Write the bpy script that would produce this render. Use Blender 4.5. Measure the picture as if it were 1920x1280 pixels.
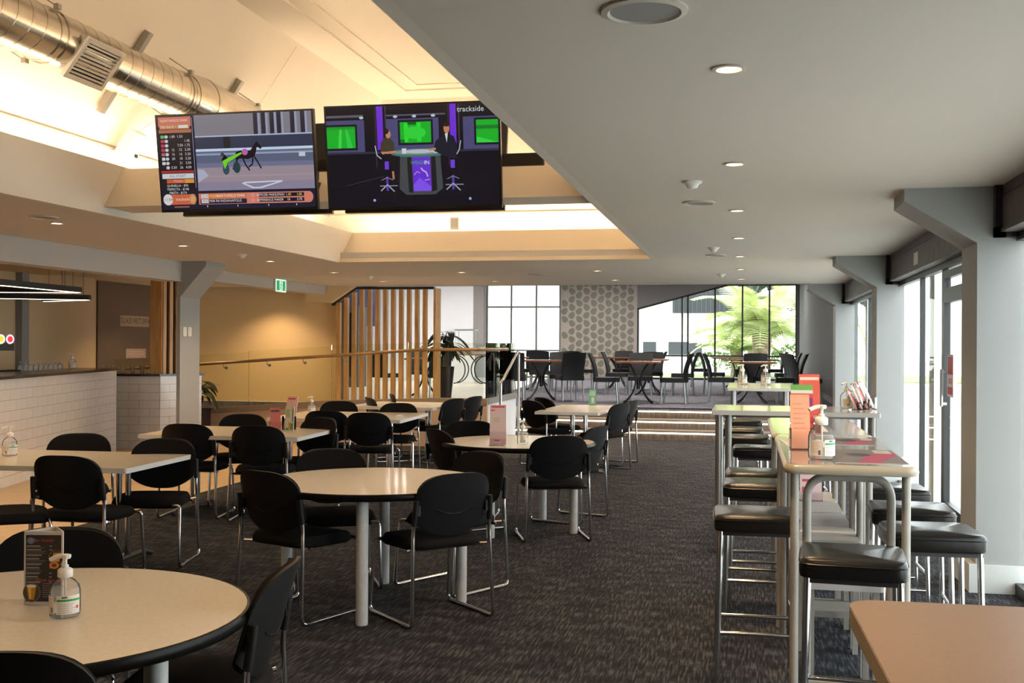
import bpy, bmesh, math, random
from mathutils import Vector, Matrix
random.seed(7)
for o in list(bpy.data.objects): bpy.data.objects.remove(o, do_unlink=True)
C = bpy.data.collections.new('scene'); bpy.context.scene.collection.children.link(C)
SC = bpy.context.scene
PI = math.pi
R = math.radians

# ------------------------------------------------------------------ camera
HE = 1.48
YAW = math.atan(437/2050.0); PITCH = 5.5/2050.0; ROLL = 0.006
def cam_matrix():
    c, s = math.cos(ROLL), math.sin(ROLL)
    right, up, fwd = Vector((c, 0, s)), Vector((-s, 0, c)), Vector((0, 1, 0))
    m = Matrix.Rotation(YAW, 3, 'Z') @ Matrix.Rotation(PITCH, 3, 'X')
    r, u, f = m @ right, m @ up, m @ fwd
    M = Matrix((r, u, -f)).transposed().to_4x4()
    M.translation = Vector((0, 0, HE))
    return M
cd = bpy.data.cameras.new('camera'); cam = bpy.data.objects.new('camera', cd); C.objects.link(cam)
cd.sensor_width = 36; cd.lens = 36*2050/1920.0; cd.clip_start = 0.05; cd.clip_end = 400
cam.matrix_world = cam_matrix(); SC.camera = cam

# ------------------------------------------------------------------ world, view
SC.view_settings.view_transform = 'Standard'; SC.view_settings.look = 'None'
SC.view_settings.gamma = 1; SC.view_settings.use_curve_mapping = False
SC.view_settings.exposure = 1.1
SKY = 3.1
w = bpy.data.worlds.new('overcast_sky'); SC.world = w; w.use_nodes = True
nt = w.node_tree; bg = nt.nodes['Background']; bg.inputs['Strength'].default_value = SKY
tc = nt.nodes.new('ShaderNodeTexCoord'); sx = nt.nodes.new('ShaderNodeSeparateXYZ')
cr = nt.nodes.new('ShaderNodeValToRGB')
cr.color_ramp.elements[0].position = 0.40; cr.color_ramp.elements[0].color = (.42, .43, .40, 1)
cr.color_ramp.elements[1].position = 0.49; cr.color_ramp.elements[1].color = (.93, .97, 1, 1)
mp = nt.nodes.new('ShaderNodeMapRange'); mp.inputs[1].default_value = -1; mp.inputs[2].default_value = 1
nt.links.new(tc.outputs['Generated'], sx.inputs[0]); nt.links.new(sx.outputs['Z'], mp.inputs[0])
nt.links.new(mp.outputs[0], cr.inputs[0]); nt.links.new(cr.outputs[0], bg.inputs['Color'])

def portal(loc, rot, sx_, sy_, strength=None):
    ld = bpy.data.lights.new('daylight_portal', 'AREA'); ld.shape = 'RECTANGLE'; ld.size = sx_; ld.size_y = sy_
    ld.cycles.is_portal = True
    o = bpy.data.objects.new('daylight_portal', ld); C.objects.link(o); o.location = loc; o.rotation_euler = rot
    o['kind'] = 'helper'
portal((1.72, 9.87, 1.1), (0, R(90), 0), 2.2, 4.7)
portal((1.72, 15.1, 1.1), (0, R(90), 0), 2.2, 4.8)
portal((1.72, 4.5, 1.1), (0, R(90), 0), 2.2, 5.0)
portal((-.85, 33.3, 1.9), (R(-90), 0, 0), 4.7, 2.9)
portal((-6.7, 33.3, 1.9), (R(-90), 0, 0), 2.4, 2.9)

WARM = (1.0, .66, .34)
DOWN_W = 62.0      # watts of one downlight
COVE = 22.0        # emission strength of the cove strips

# ------------------------------------------------------------------ materials
def mat(name, col, rough=.6, metal=0, noise=0, nscale=20, bump=0, bscale=80, spec=.5, emit=None, estr=0, coat=0, stretch=None, col2=None):
    m = bpy.data.materials.new(name); m.use_nodes = True; n = m.node_tree; b = n.nodes['Principled BSDF']
    b.inputs['Roughness'].default_value = rough; b.inputs['Metallic'].default_value = metal
    b.inputs['Specular IOR Level'].default_value = spec
    b.inputs['Base Color'].default_value = (*col, 1)
    if coat: b.inputs['Coat Weight'].default_value = coat; b.inputs['Coat Roughness'].default_value = .08
    if emit: b.inputs['Emission Color'].default_value = (*emit, 1); b.inputs['Emission Strength'].default_value = estr
    if noise or bump or col2:
        t = n.nodes.new('ShaderNodeTexCoord'); mp = n.nodes.new('ShaderNodeMapping')
        n.links.new(t.outputs['Object'], mp.inputs[0])
        if stretch: mp.inputs['Scale'].default_value = stretch
    if noise or col2:
        nz = n.nodes.new('ShaderNodeTexNoise'); nz.inputs['Scale'].default_value = nscale; nz.inputs['Detail'].default_value = 4
        n.links.new(mp.outputs[0], nz.inputs[0])
        rp = n.nodes.new('ShaderNodeValToRGB')
        c2 = col2 or tuple(min(1, c*(1+noise)) for c in col); c1 = col if col2 else tuple(c*(1-noise) for c in col)
        rp.color_ramp.elements[0].position = .35; rp.color_ramp.elements[1].position = .65
        rp.color_ramp.elements[0].color = (*c1, 1); rp.color_ramp.elements[1].color = (*c2, 1)
        n.links.new(nz.outputs[0], rp.inputs[0]); n.links.new(rp.outputs[0], b.inputs['Base Color'])
    if bump:
        nb = n.nodes.new('ShaderNodeTexNoise'); nb.inputs['Scale'].default_value = bscale; nb.inputs['Detail'].default_value = 3
        n.links.new(mp.outputs[0], nb.inputs[0])
        bp = n.nodes.new('ShaderNodeBump'); bp.inputs['Strength'].default_value = bump; bp.inputs['Distance'].default_value = .01
        n.links.new(nb.outputs[0], bp.inputs['Height']); n.links.new(bp.outputs[0], b.inputs['Normal'])
    return m
def glass_mat(name, tint=(.93, .98, .96), refl=.12, rough=.0, diff=0, dcol=(.9, .9, .9), rmax=1.0):
    m = bpy.data.materials.new(name); m.use_nodes = True; n = m.node_tree; n.nodes.clear()
    o = n.nodes.new('ShaderNodeOutputMaterial'); tr = n.nodes.new('ShaderNodeBsdfTransparent'); tr.inputs[0].default_value = (*tint, 1)
    gl = n.nodes.new('ShaderNodeBsdfGlossy'); gl.inputs['Roughness'].default_value = rough
    lw = n.nodes.new('ShaderNodeLayerWeight'); lw.inputs[0].default_value = refl
    k_ = n.nodes.new('ShaderNodeMath'); k_.operation = 'MULTIPLY'; k_.inputs[1].default_value = rmax; n.links.new(lw.outputs['Fresnel'], k_.inputs[0])
    mx = n.nodes.new('ShaderNodeMixShader'); n.links.new(k_.outputs[0], mx.inputs[0])
    base = tr
    if diff:
        df = n.nodes.new('ShaderNodeBsdfDiffuse'); df.inputs[0].default_value = (*dcol, 1)
        m2 = n.nodes.new('ShaderNodeMixShader'); m2.inputs[0].default_value = diff
        n.links.new(tr.outputs[0], m2.inputs[1]); n.links.new(df.outputs[0], m2.inputs[2]); base = m2
    n.links.new(base.outputs[0], mx.inputs[1]); n.links.new(gl.outputs[0], mx.inputs[2]); n.links.new(mx.outputs[0], o.inputs[0])
    return m
def emit_mat(name, col, s):
    m = bpy.data.materials.new(name); m.use_nodes = True; n = m.node_tree; n.nodes.clear()
    o = n.nodes.new('ShaderNodeOutputMaterial'); e = n.nodes.new('ShaderNodeEmission'); e.inputs[0].default_value = (*col, 1); e.inputs[1].default_value = s
    n.links.new(e.outputs[0], o.inputs[0]); return m
def attr_mat(name, emission=0, rough=.4, alpha=False):
    m = bpy.data.materials.new(name); m.use_nodes = True; n = m.node_tree; b = n.nodes['Principled BSDF']
    a = n.nodes.new('ShaderNodeAttribute'); a.attribute_name = 'Col'
    b.inputs['Roughness'].default_value = rough
    if emission:
        b.inputs['Base Color'].default_value = (.01, .01, .01, 1)
        n.links.new(a.outputs['Color'], b.inputs['Emission Color']); b.inputs['Emission Strength'].default_value = emission
    else: n.links.new(a.outputs['Color'], b.inputs['Base Color'])
    return m

def carpet_mat(name, c1, c2, c3):
    m = bpy.data.materials.new(name); m.use_nodes = True; n = m.node_tree; b = n.nodes['Principled BSDF']
    b.inputs['Roughness'].default_value = .95; b.inputs['Specular IOR Level'].default_value = .15
    t = n.nodes.new('ShaderNodeTexCoord')
    def noise(scale, sc, det=2):
        mp = n.nodes.new('ShaderNodeMapping'); mp.inputs['Scale'].default_value = sc
        z = n.nodes.new('ShaderNodeTexNoise'); z.inputs['Scale'].default_value = scale; z.inputs['Detail'].default_value = det
        n.links.new(t.outputs['Object'], mp.inputs[0]); n.links.new(mp.outputs[0], z.inputs[0]); return z
    a = noise(1.0, (95, 8, 1), 2)       # fine streaks running away from the window wall
    bb = noise(1.0, (4, 9, 1), 2)    # broken bands across
    cc = noise(1.0, (1.3, 1.3, 1), 2)
    fine = noise(1.0, (300, 300, 1), 1)
    def math2(op, x, y):
        q = n.nodes.new('ShaderNodeMath'); q.operation = op
        for i, v in enumerate((x, y)):
            if isinstance(v, (int, float)): q.inputs[i].default_value = v
            else: n.links.new(v, q.inputs[i])
        return q.outputs[0]
    s = math2('ADD', math2('MULTIPLY', a.outputs[0], .70), math2('MULTIPLY', bb.outputs[0], .30))
    s = math2('ADD', s, math2('MULTIPLY', math2('SUBTRACT', fine.outputs[0], .5), .12))
    r1 = n.nodes.new('ShaderNodeValToRGB'); e = r1.color_ramp.elements
    e[0].position = .40; e[0].color = (*c1, 1); e[1].position = .62; e[1].color = (*c3, 1)
    k = r1.color_ramp.elements.new(.52); k.color = (*c2, 1)
    n.links.new(s, r1.inputs[0]); n.links.new(r1.outputs[0], b.inputs['Base Color'])
    bp = n.nodes.new('ShaderNodeBump'); bp.inputs['Strength'].default_value = .25; bp.inputs['Distance'].default_value = .002
    n.links.new(a.outputs[0], bp.inputs['Height']); n.links.new(bp.outputs[0], b.inputs['Normal'])
    return m
def wood_mat(name, c1, c2, scale=(1, 12, 12), rough=.45, nscale=3):
    return mat(name, c1, rough, noise=.001, nscale=nscale, stretch=scale, col2=c2)

M = {}
M['ceil'] = mat('ceiling_paint', (.55, .51, .455), .9, bump=.02, bscale=200)
M['vault'] = mat('vault_paint', (.75, .68, .59), .9)
M['reveal'] = mat('reveal_paint', (.62, .57, .51), .9)
M['beige'] = mat('beige_wall_paint', (.60, .52, .42), .9)
M['yellow'] = mat('cream_wall_paint', (.70, .55, .33), .85)
M['barwall'] = mat('bar_wall_paint', (.60, .45, .28), .85)
M['darkpanel'] = mat('brown_bar_panel', (.13, .095, .075), .6)
M['grey'] = mat('pale_grey_paint', (.31, .32, .32), .7, bump=.02, bscale=150)
M['greyL'] = mat('bulkhead_grey_paint', (.46, .44, .42), .8)
M['darkgrey'] = mat('charcoal_wall_paint', (.11, .11, .115), .8)
M['midgrey'] = mat('mid_grey_paint', (.26, .25, .25), .8)
M['white'] = mat('white_paint', (.72, .75, .80), .6)
M['skirt'] = mat('skirting_paint', (.58, .61, .61), .4)
M['steel'] = mat('dark_steel_paint', (.018, .015, .015), .4)
M['pelmet'] = mat('pelmet_dark_board', (.09, .078, .068), .55, noise=.2, nscale=8)
M['frame'] = mat('window_frame_black', (.02, .022, .024), .4)
M['pane'] = glass_mat('window_glass', (.98, 1, .99), .06, rmax=.3)
M['balu'] = glass_mat('balustrade_glass', (.95, .96, .90), .10)
M['carpet'] = carpet_mat('charcoal_carpet', (.009, .010, .013), (.026, .027, .033), (.074, .074, .080))
M['carpet2'] = carpet_mat('upper_carpet', (.13, .126, .15), (.19, .184, .215), (.26, .25, .28))
M['timberfloor'] = wood_mat('light_timber_floor', (.50, .35, .20), (.62, .46, .29), (14, 1.2, 1), .35)
M['palefloor'] = wood_mat('pale_floor_boards', (.55, .52, .48), (.66, .63, .60), (1.2, 10, 1), .3)
M['top'] = mat('cream_laminate', (.62, .56, .47), .32, noise=.05, nscale=60, coat=.15)
M['topgrey'] = mat('pale_laminate', (.52, .48, .42), .3, noise=.04, nscale=60, coat=.15)
M['edgew'] = mat('white_table_edge', (.62, .60, .58), .4)
M['rubber'] = mat('black_rubber_edge', (.005, .005, .005), .3, spec=.08)
M['leg'] = mat('white_painted_leg', (.50, .50, .49), .4, noise=.06, nscale=30)
M['chrome'] = mat('chrome', (.62, .62, .63), .13, 1)
M['steel2'] = mat('brushed_steel', (.45, .44, .42), .32, 1)
M['silver'] = mat('silver_painted_metal', (.24, .23, .22), .35, .6)
M['fabric'] = mat('black_seat_fabric', (.008, .0075, .008), .95, bump=.3, bscale=400, spec=.15)
M['shell'] = mat('black_plastic_shell', (.008, .008, .009), .45, bump=.08, bscale=500, spec=.25)
M['leather'] = mat('black_vinyl', (.008, .007, .0065), .24, bump=.08, bscale=300, spec=.28)
M['cream'] = mat('cream_painted_metal', (.27, .25, .22), .35, noise=.05, nscale=25)
M['creamtop'] = mat('glossy_cream_top', (.27, .25, .22), .10, coat=.6, noise=.1, nscale=6)
M['creamedge'] = mat('cream_rounded_edge', (.33, .29, .22), .3)
M['hitop'] = mat('pale_glossy_top', (.42, .41, .36), .15, coat=.5)
M['browntop'] = mat('brown_laminate', (.21, .145, .105), .38, noise=.04, nscale=90)
M['plyedge'] = mat('brown_table_edge', (.22, .17, .12), .5)
M['lowtop'] = mat('low_grey_top', (.42, .39, .36), .4)
M['timber'] = wood_mat('honey_timber', (.52, .27, .09), (.66, .38, .15), (6, 6, .8), .4)
M['timber2'] = wood_mat('brown_timber_rail', (.22, .12, .05), (.34, .20, .09), (1, 6, 6), .3)
M['tile'] = mat('white_glazed_tile', (.66, .64, .63), .12, noise=.03, nscale=4, coat=.3)
M['grout'] = mat('tile_grout', (.22, .20, .18), .9)
M['stone'] = mat('black_stone_top', (.015, .012, .011), .2)
M['peach'] = mat('ramp_wall_paint', (.50, .36, .27), .7)
M['curb'] = mat('ramp_curb_paint', (.26, .20, .15), .7)
M['step'] = mat('step_charcoal', (.12, .09, .07), .6, noise=.35, nscale=6, stretch=(6, 1, 1))
M['nose'] = mat('step_nosing', (.24, .20, .17), .45)
M['duct'] = mat('galvanised_duct', (.62, .58, .52), .22, 1, noise=.06, nscale=10)
M['rod'] = mat('galvanised_bracket', (.36, .34, .30), .4, .8)
M['grille'] = mat('grille_white_metal', (.60, .57, .53), .4)
M['dark'] = mat('black_void', (.006, .006, .006), .8)
M['tvcase'] = mat('tv_black_case', (.010, .009, .009), .3)
M['tvback'] = mat('tv_back_case', (.035, .025, .022), .5)
M['plastic'] = mat('white_plastic', (.72, .70, .67), .35)
M['clear'] = glass_mat('clear_plastic', (.99, .99, .99), .10, .02, .05)
M['glassware'] = glass_mat('wine_glass', (.95, .95, .95), .3, .02, .25)
M['acrylic'] = glass_mat('acrylic_sheet', (.96, .96, .96), .18, .02)
M['gel'] = glass_mat('clear_gel', (.99, .99, .985), .06, .1, .14)
M['print'] = attr_mat('printed_paper', 0, .5)
M['screen'] = attr_mat('lit_screen', .44, .12)
M['neon'] = attr_mat('backlit_badge', .8, .3)
M['lens'] = emit_mat('downlight_lens', (1.0, .80, .50), 9.0)
M['fill_glow'] = emit_mat('added_fill_light_glow', (1, .93, .86), 42)  # emission of the fill lights added over the raised level
M['trimring'] = mat('downlight_trim', (.55, .50, .44), .4)
M['cove'] = emit_mat('cove_led_strip', (1.0, .80, .55), COVE)
M['stepled'] = emit_mat('step_led_strip', (1.0, .82, .58), 3.5)
M['pend'] = emit_mat('pendant_diffuser', (1.0, .90, .66), 2.2)
M['leaf'] = mat('plant_leaf_dark', (.018, .035, .016), .35, noise=.4, nscale=8)
M['pot'] = mat('dark_plant_pot', (.022, .016, .016), .35)
M['soil'] = mat('potting_soil', (.03, .02, .015), .9)
M['chair2'] = mat('black_woven_chair', (.010, .011, .013), .55, bump=.4, bscale=250)
M['redtop'] = mat('orange_brown_tabletop', (.30, .11, .05), .25, noise=.15, nscale=9, stretch=(1, 6, 1))
M['iron'] = mat('black_iron', (.012, .012, .014), .4)
M['alu'] = mat('aluminium_leg', (.50, .52, .54), .3, .9)
M['paperbase'] = mat('grey_wallpaper', (.54, .48, .43), .8)
M['leafprint'] = mat('wallpaper_leaf_ink', (.26, .25, .21), .8)
M['palmgreen'] = mat('palm_frond_green', (.62, .68, .36), .6, noise=.35, nscale=3)
M['palmtrunk'] = mat('palm_trunk', (.22, .17, .11), .9, noise=.3, nscale=9)
M['hedge'] = mat('garden_green', (.32, .42, .20), .8, noise=.5, nscale=5)
M['treepale'] = mat('tree_pale_green', (.13, .20, .07), .8, noise=.5, nscale=2)
M['treedark'] = mat('tree_dark_green', (.05, .075, .05), .8, noise=.5, nscale=2)
M['render'] = mat('white_render', (.80, .79, .74), .8)
M['roofgrey'] = mat('corrugated_grey', (.03, .034, .038), .6)
M['concrete'] = mat('pale_concrete', (.62, .62, .58), .8, noise=.06, nscale=3)
M['lawn'] = mat('lawn_green', (.22, .30, .10), .9, noise=.3, nscale=2)
M['navy'] = mat('navy_banner', (.03, .04, .10), .6)

# ------------------------------------------------------------------ mesh helpers
class MB:
    def __init__(s): s.v = []; s.f = []; s.sm = []
    def add(s, vs, fs, smooth=False):
        k = len(s.v); s.v += [tuple(v) for v in vs]; s.f += [tuple(i+k for i in f) for f in fs]; s.sm += [smooth]*len(fs); return s
    def box(s, a, b, M4=None):
        x0, y0, z0 = a; x1, y1, z1 = b
        if x0 > x1: x0, x1 = x1, x0
        if y0 > y1: y0, y1 = y1, y0
        if z0 > z1: z0, z1 = z1, z0
        vs = [Vector(p) for p in ((x0,y0,z0),(x1,y0,z0),(x1,y1,z0),(x0,y1,z0),(x0,y0,z1),(x1,y0,z1),(x1,y1,z1),(x0,y1,z1))]
        if M4: vs = [M4 @ v for v in vs]
        return s.add(vs, [(0,3,2,1),(4,5,6,7),(0,1,5,4),(1,2,6,5),(2,3,7,6),(3,0,4,7)])
    def prism(s, pts, z0, z1, smooth=False):
        n = len(pts); vs = [(x, y, z0) for x, y in pts]+[(x, y, z1) for x, y in pts]
        fs = [tuple(range(n-1, -1, -1)), tuple(range(n, 2*n))]
        s.add(vs, fs); k = len(s.v)-2*n
        s.f += [(k+i, k+(i+1) % n, k+n+(i+1) % n, k+n+i) for i in range(n)]; s.sm += [smooth]*n; return s
    def poly3(s, pts, vec):      # extrude a 3-D polygon along vec
        n = len(pts); pts = [Vector(p) for p in pts]; vec = Vector(vec)
        return s.add(pts+[p+vec for p in pts], [tuple(range(n-1, -1, -1)), tuple(range(n, 2*n))]+[(i, (i+1) % n, n+(i+1) % n, n+i) for i in range(n)])
    def tube(s, path, r, seg=8, caps=True, closed=False):
        P = [Vector(p) for p in path]; n = len(P); rs = r if isinstance(r, (list, tuple)) else [r]*n
        T = []
        for i in range(n):
            a = P[(i-1) % n] if (closed or i > 0) else P[i]; b = P[(i+1) % n] if (closed or i < n-1) else P[i]
            T.append((b-a).normalized())
        up = Vector((0, 0, 1)) if abs(T[0].z) < .9 else Vector((1, 0, 0))
        N = T[0].cross(up).normalized(); vs = []
        for i in range(n):
            if i: N = (N - T[i]*N.dot(T[i])).normalized()
            B = T[i].cross(N)
            for j in range(seg):
                a = 2*PI*j/seg; vs.append(P[i]+(N*math.cos(a)+B*math.sin(a))*rs[i])
        fs = []
        m = n if closed else n-1
        for i in range(m):
            i2 = (i+1) % n
            for j in range(seg):
                j2 = (j+1) % seg; fs.append((i*seg+j, i*seg+j2, i2*seg+j2, i2*seg+j))
        s.add(vs, fs, True)
        if caps and not closed:
            k = len(s.v)-len(vs); s.f += [tuple(k+j for j in range(seg-1, -1, -1)), tuple(k+(n-1)*seg+j for j in range(seg))]; s.sm += [False]*2
        return s
    def cyl(s, c, r, z0, z1, seg=20, r2=None):
        return s.lathe([(0, z0), (r, z0), (r if r2 is None else r2, z1), (0, z1)], c, seg)
    def lathe(s, prof, c=(0, 0), seg=24, M4=None, sx=1, sy=1):
        vs = []; n = len(prof)
        for r, z in prof:
            for j in range(seg):
                a = 2*PI*j/seg; v = Vector((c[0]+r*sx*math.cos(a), c[1]+r*sy*math.sin(a), z)); vs.append(M4 @ v if M4 else v)
        fs = []; sm = []
        for i in range(n-1):
            flat = abs(prof[i][1]-prof[i+1][1]) < 1e-6
            for j in range(seg):
                j2 = (j+1) % seg
                if prof[i][0] < 1e-6: fs.append((i*seg, (i+1)*seg+j2, (i+1)*seg+j)) if False else fs.append((i*seg+j, (i+1)*seg+j2, (i+1)*seg+j))
                elif prof[i+1][0] < 1e-6: fs.append((i*seg+j, i*seg+j2, (i+1)*seg+j))
                else: fs.append((i*seg+j, i*seg+j2, (i+1)*seg+j2, (i+1)*seg+j))
                sm.append(not flat)
        k = len(s.v); s.v += [tuple(v) for v in vs]; s.f += [tuple(i+k for i in f) for f in fs]; s.sm += sm; return s
    def mesh(s, name, m):
        me = bpy.data.meshes.new(name); me.from_pydata([tuple(v) for v in s.v], [], s.f)
        bm = bmesh.new(); bm.from_mesh(me); bmesh.ops.remove_doubles(bm, verts=bm.verts, dist=1e-5)
        bmesh.ops.recalc_face_normals(bm, faces=bm.faces) if len(bm.faces) < 60000 else None
        bm.to_mesh(me); bm.free()
        if len(me.polygons) == len(s.sm):
            for p, q in zip(me.polygons, s.sm): p.use_smooth = q
        else:
            if any(s.sm):
                for p in me.polygons: p.use_smooth = True
                try: me.set_sharp_from_angle(angle=R(40))
                except Exception: pass
        if any(s.sm):
            try: me.set_sharp_from_angle(angle=R(50))
            except Exception: pass
        me.materials.append(m); return me
    def build(s, name, m, parent=None, loc=None, rot=None):
        return link(name, s.mesh(name, m), parent, loc, rot)
def link(name, me, parent=None, loc=None, rot=None):
    o = bpy.data.objects.new(name, me); C.objects.link(o)
    if parent: o.parent = parent
    if loc: o.location = loc
    if rot is not None: o.rotation_euler = rot if isinstance(rot, tuple) else (0, 0, rot)
    return o
def tag(o, label=None, cat=None, group=None, kind=None):
    if label: o['label'] = label
    if cat: o['category'] = cat
    if group: o['group'] = group
    if kind: o['kind'] = kind
    return o
def thing(name, label, cat, loc=(0, 0, 0), rz=0, group=None):
    o = bpy.data.objects.new(name, None); C.objects.link(o); o.location = loc; o.rotation_euler = (0, 0, rz)
    o.empty_display_size = .1
    return tag(o, label, cat, group)
def struct(name, mb, m, label=None, parent=None):
    o = mb.build(name, M[m] if isinstance(m, str) else m, parent)
    if not parent: o['kind'] = 'structure'
    if label: o['label'] = label
    return o
def copy_tree(o, loc=None, rz=None, label=None, group=None, parent=None):
    c = o.copy(); C.objects.link(c)
    if parent: c.parent = parent
    if loc is not None: c.location = loc
    if rz is not None: c.rotation_euler = (0, 0, rz)
    if label: c['label'] = label
    if group: c['group'] = group
    for ch in list(o.children): copy_tree(ch, parent=c)
    return c
def fillet(pts, r, n=4):
    P = [Vector(p) for p in pts]; out = [P[0]]
    for i in range(1, len(P)-1):
        a, b, c = P[i-1], P[i], P[i+1]; u = (a-b); v = (c-b); rr = min(r, u.length*.45, v.length*.45)
        p, q = b+u.normalized()*rr, b+v.normalized()*rr
        for k in range(n+1):
            t = k/n; out.append(p*(1-t)**2+b*2*t*(1-t)+q*t*t)
    out.append(P[-1]); return out
def rrect(x0, y0, x1, y1, r, n=5):
    pts = []
    for cx, cy, a0 in ((x1-r, y1-r, 0), (x0+r, y1-r, 90), (x0+r, y0+r, 180), (x1-r, y0+r, 270)):
        for k in range(n+1):
            a = R(a0+90*k/n); pts.append((cx+r*math.cos(a), cy+r*math.sin(a)))
    return pts

# flat prints and pictures: coloured polygons on a plane (x = u, y = v), with built-in-font lettering
_fc = {}
def text_mesh(s, align='CENTER', shear=0, space=1):
    key = (s, align, shear, space)
    if key in _fc: return _fc[key]
    cu = bpy.data.curves.new('t', 'FONT'); cu.body = s; cu.align_x = align; cu.align_y = 'CENTER'; cu.shear = shear; cu.space_character = space
    cu.resolution_u = 2
    o = bpy.data.objects.new('t', cu); me = o.to_mesh()
    vs = [(v.co.x, v.co.y) for v in me.vertices]; fs = [tuple(p.vertices) for p in me.polygons]
    o.to_mesh_clear(); bpy.data.objects.remove(o); bpy.data.curves.remove(cu)
    _fc[key] = (vs, fs); return _fc[key]
class Canvas:
    def __init__(s, step=.0004): s.v = []; s.f = []; s.c = []; s.z = 0; s.step = step
    def poly(s, pts, col, up=1):
        s.z += s.step*up; k = len(s.v); s.v += [(x, y, s.z) for x, y in pts]; s.f.append(tuple(range(k, k+len(pts)))); s.c.append(col)
    def rect(s, x0, y0, x1, y1, col, up=1): s.poly([(x0, y0), (x1, y0), (x1, y1), (x0, y1)], col, up)
    def ell(s, cx, cy, rx, ry, col, n=20, up=1, a0=0, a1=360):
        s.poly([(cx+rx*math.cos(R(a0+(a1-a0)*i/n)), cy+ry*math.sin(R(a0+(a1-a0)*i/n))) for i in range(n)], col, up)
    def line(s, pts, w_, col, up=1):
        s.z += s.step*up; z = s.z
        for (x0, y0), (x1, y1) in zip(pts, pts[1:]):
            L = math.hypot(x1-x0, y1-y0) or 1; nx, ny = -(y1-y0)/L*w_/2, (x1-x0)/L*w_/2; k = len(s.v)
            s.v += [(x0+nx, y0+ny, z), (x0-nx, y0-ny, z), (x1-nx, y1-ny, z), (x1+nx, y1+ny, z)]; s.f.append((k, k+1, k+2, k+3)); s.c.append(col)
    def text(s, t, x, y, size, col, align='CENTER', shear=0, up=1, sx=1):
        vs, fs = text_mesh(t, align, shear); s.z += s.step*up; k = len(s.v)
        s.v += [(x+a*size*sx, y+b*size, s.z) for a, b in vs]; s.f += [tuple(i+k for i in f) for f in fs]; s.c += [col]*len(fs)
    def build(s, name, m, parent=None, M4=None):
        me = bpy.data.meshes.new(name); me.from_pydata(s.v, [], s.f); at = me.color_attributes.new('Col', 'FLOAT_COLOR', 'CORNER')
        i = 0
        for p, c in zip(me.polygons, s.c):
            for _ in p.vertices: at.data[i].color = (*c, 1); i += 1
        me.materials.append(m); o = link(name, me, parent)
        if M4 is not None: o.matrix_local = M4
        return o
def upright(loc, rz=0, tilt=0):   # canvas plane stood up: u -> local x, v -> z, printed side towards local -y
    return Matrix.Translation(loc) @ Matrix.Rotation(rz, 4, 'Z') @ Matrix.Rotation(R(90)+tilt, 4, 'X')
# ------------------------------------------------------------------ room shell
CZ = 2.45
XL, XR = -1.04, 1.65                 # right-hand low ceiling strip
OX0, OX1 = -4.76, -1.04              # ceiling opening
UF = .45                             # upper floor level
struct('floor', MB().box((-5.25, -6, -.2), (1.66, 17.3, 0)), 'carpet', 'charcoal streaked carpet of the lower dining floor')
struct('floor_timber', MB().box((-12, -6, -.2), (-5.25, 17.9, -.001)), 'timberfloor', 'light timber floor in front of the tiled bar')
struct('floor_upper', MB().box((-12, 17.83, .2), (1.66, 33.4, UF)), 'carpet2', 'violet grey carpet of the raised dining level')
struct('floor_boards', MB().prism([(-12, 17.8), (-4.3, 17.8), (-4.76, 20.9), (-5.6, 29.1), (-5.9, 33.3), (-12, 33.3)], UF, UF+.004), 'palefloor', 'pale boarded floor of the raised level by the servery')
# low ceiling with the raised opening, two crossing beams
mb = MB()
mb.box((XL+.06, -6, CZ), (1.75, 17.7, CZ+.12))
mb.box((-12, -6, CZ), (OX0-.06, 17.7, CZ+.12)) 
mb.box((OX0-.06, 12.41, CZ), (OX1+.06, 17.7, CZ+.12)); mb.box((OX0-.06, -6, CZ), (OX1+.06, -2.2, CZ+.12))
struct('ceiling', mb, 'ceil', 'flat low ceiling painted warm white')
struct('trim_reveal', MB().poly3([(OX0, -2.2, CZ+.0), (OX0-.06, -2.2, CZ), (OX0-.06, -2.2, 2.85), (OX0-.0, -2.2, 2.85)], (0, 14.6, 0)), 'reveal', 'tall left side of the ceiling opening')
struct('trim_reveal_right', MB().poly3([(OX1, -2.2, CZ+.001), (OX1+.06, -2.2, CZ+.001), (OX1+.06, -2.2, 2.85), (OX1, -2.2, 2.85)], (0, 14.6, 0)), 'reveal')
struct('trim_reveal_end', MB().poly3([(OX0-.1, 12.35, CZ+.001), (OX0-.1, 12.41, CZ+.001), (OX0-.1, 12.90, 2.85), (OX0-.1, 12.84, 2.85)], (3.9, 0, 0)), 'beige', 'sloping far side of the ceiling opening')
struct('trim_reveal_side', MB().poly3([(OX0-.001, 12.3, CZ+.001), (OX0-.001, 12.35, CZ+.001), (OX0-.001, 12.86, 2.85), (OX0-.001, 12.3, 2.85)], (-.06, 0, 0)), 'reveal')
struct('beam_front', MB().poly3([(OX0, 7.46, 2.505), (OX0, 7.86, 2.505), (OX0, 7.86, 2.83), (OX0, 7.71, 2.83)], (OX1-OX0, 0, 0)), 'beige', 'cream beam crossing the ceiling opening behind the screens')
struct('beam_near', MB().poly3([(OX0, 1.9, 2.505), (OX0, 2.3, 2.505), (OX0, 2.3, 2.83), (OX0, 2.15, 2.83)], (OX1-OX0, 0, 0)), 'beige')
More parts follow.
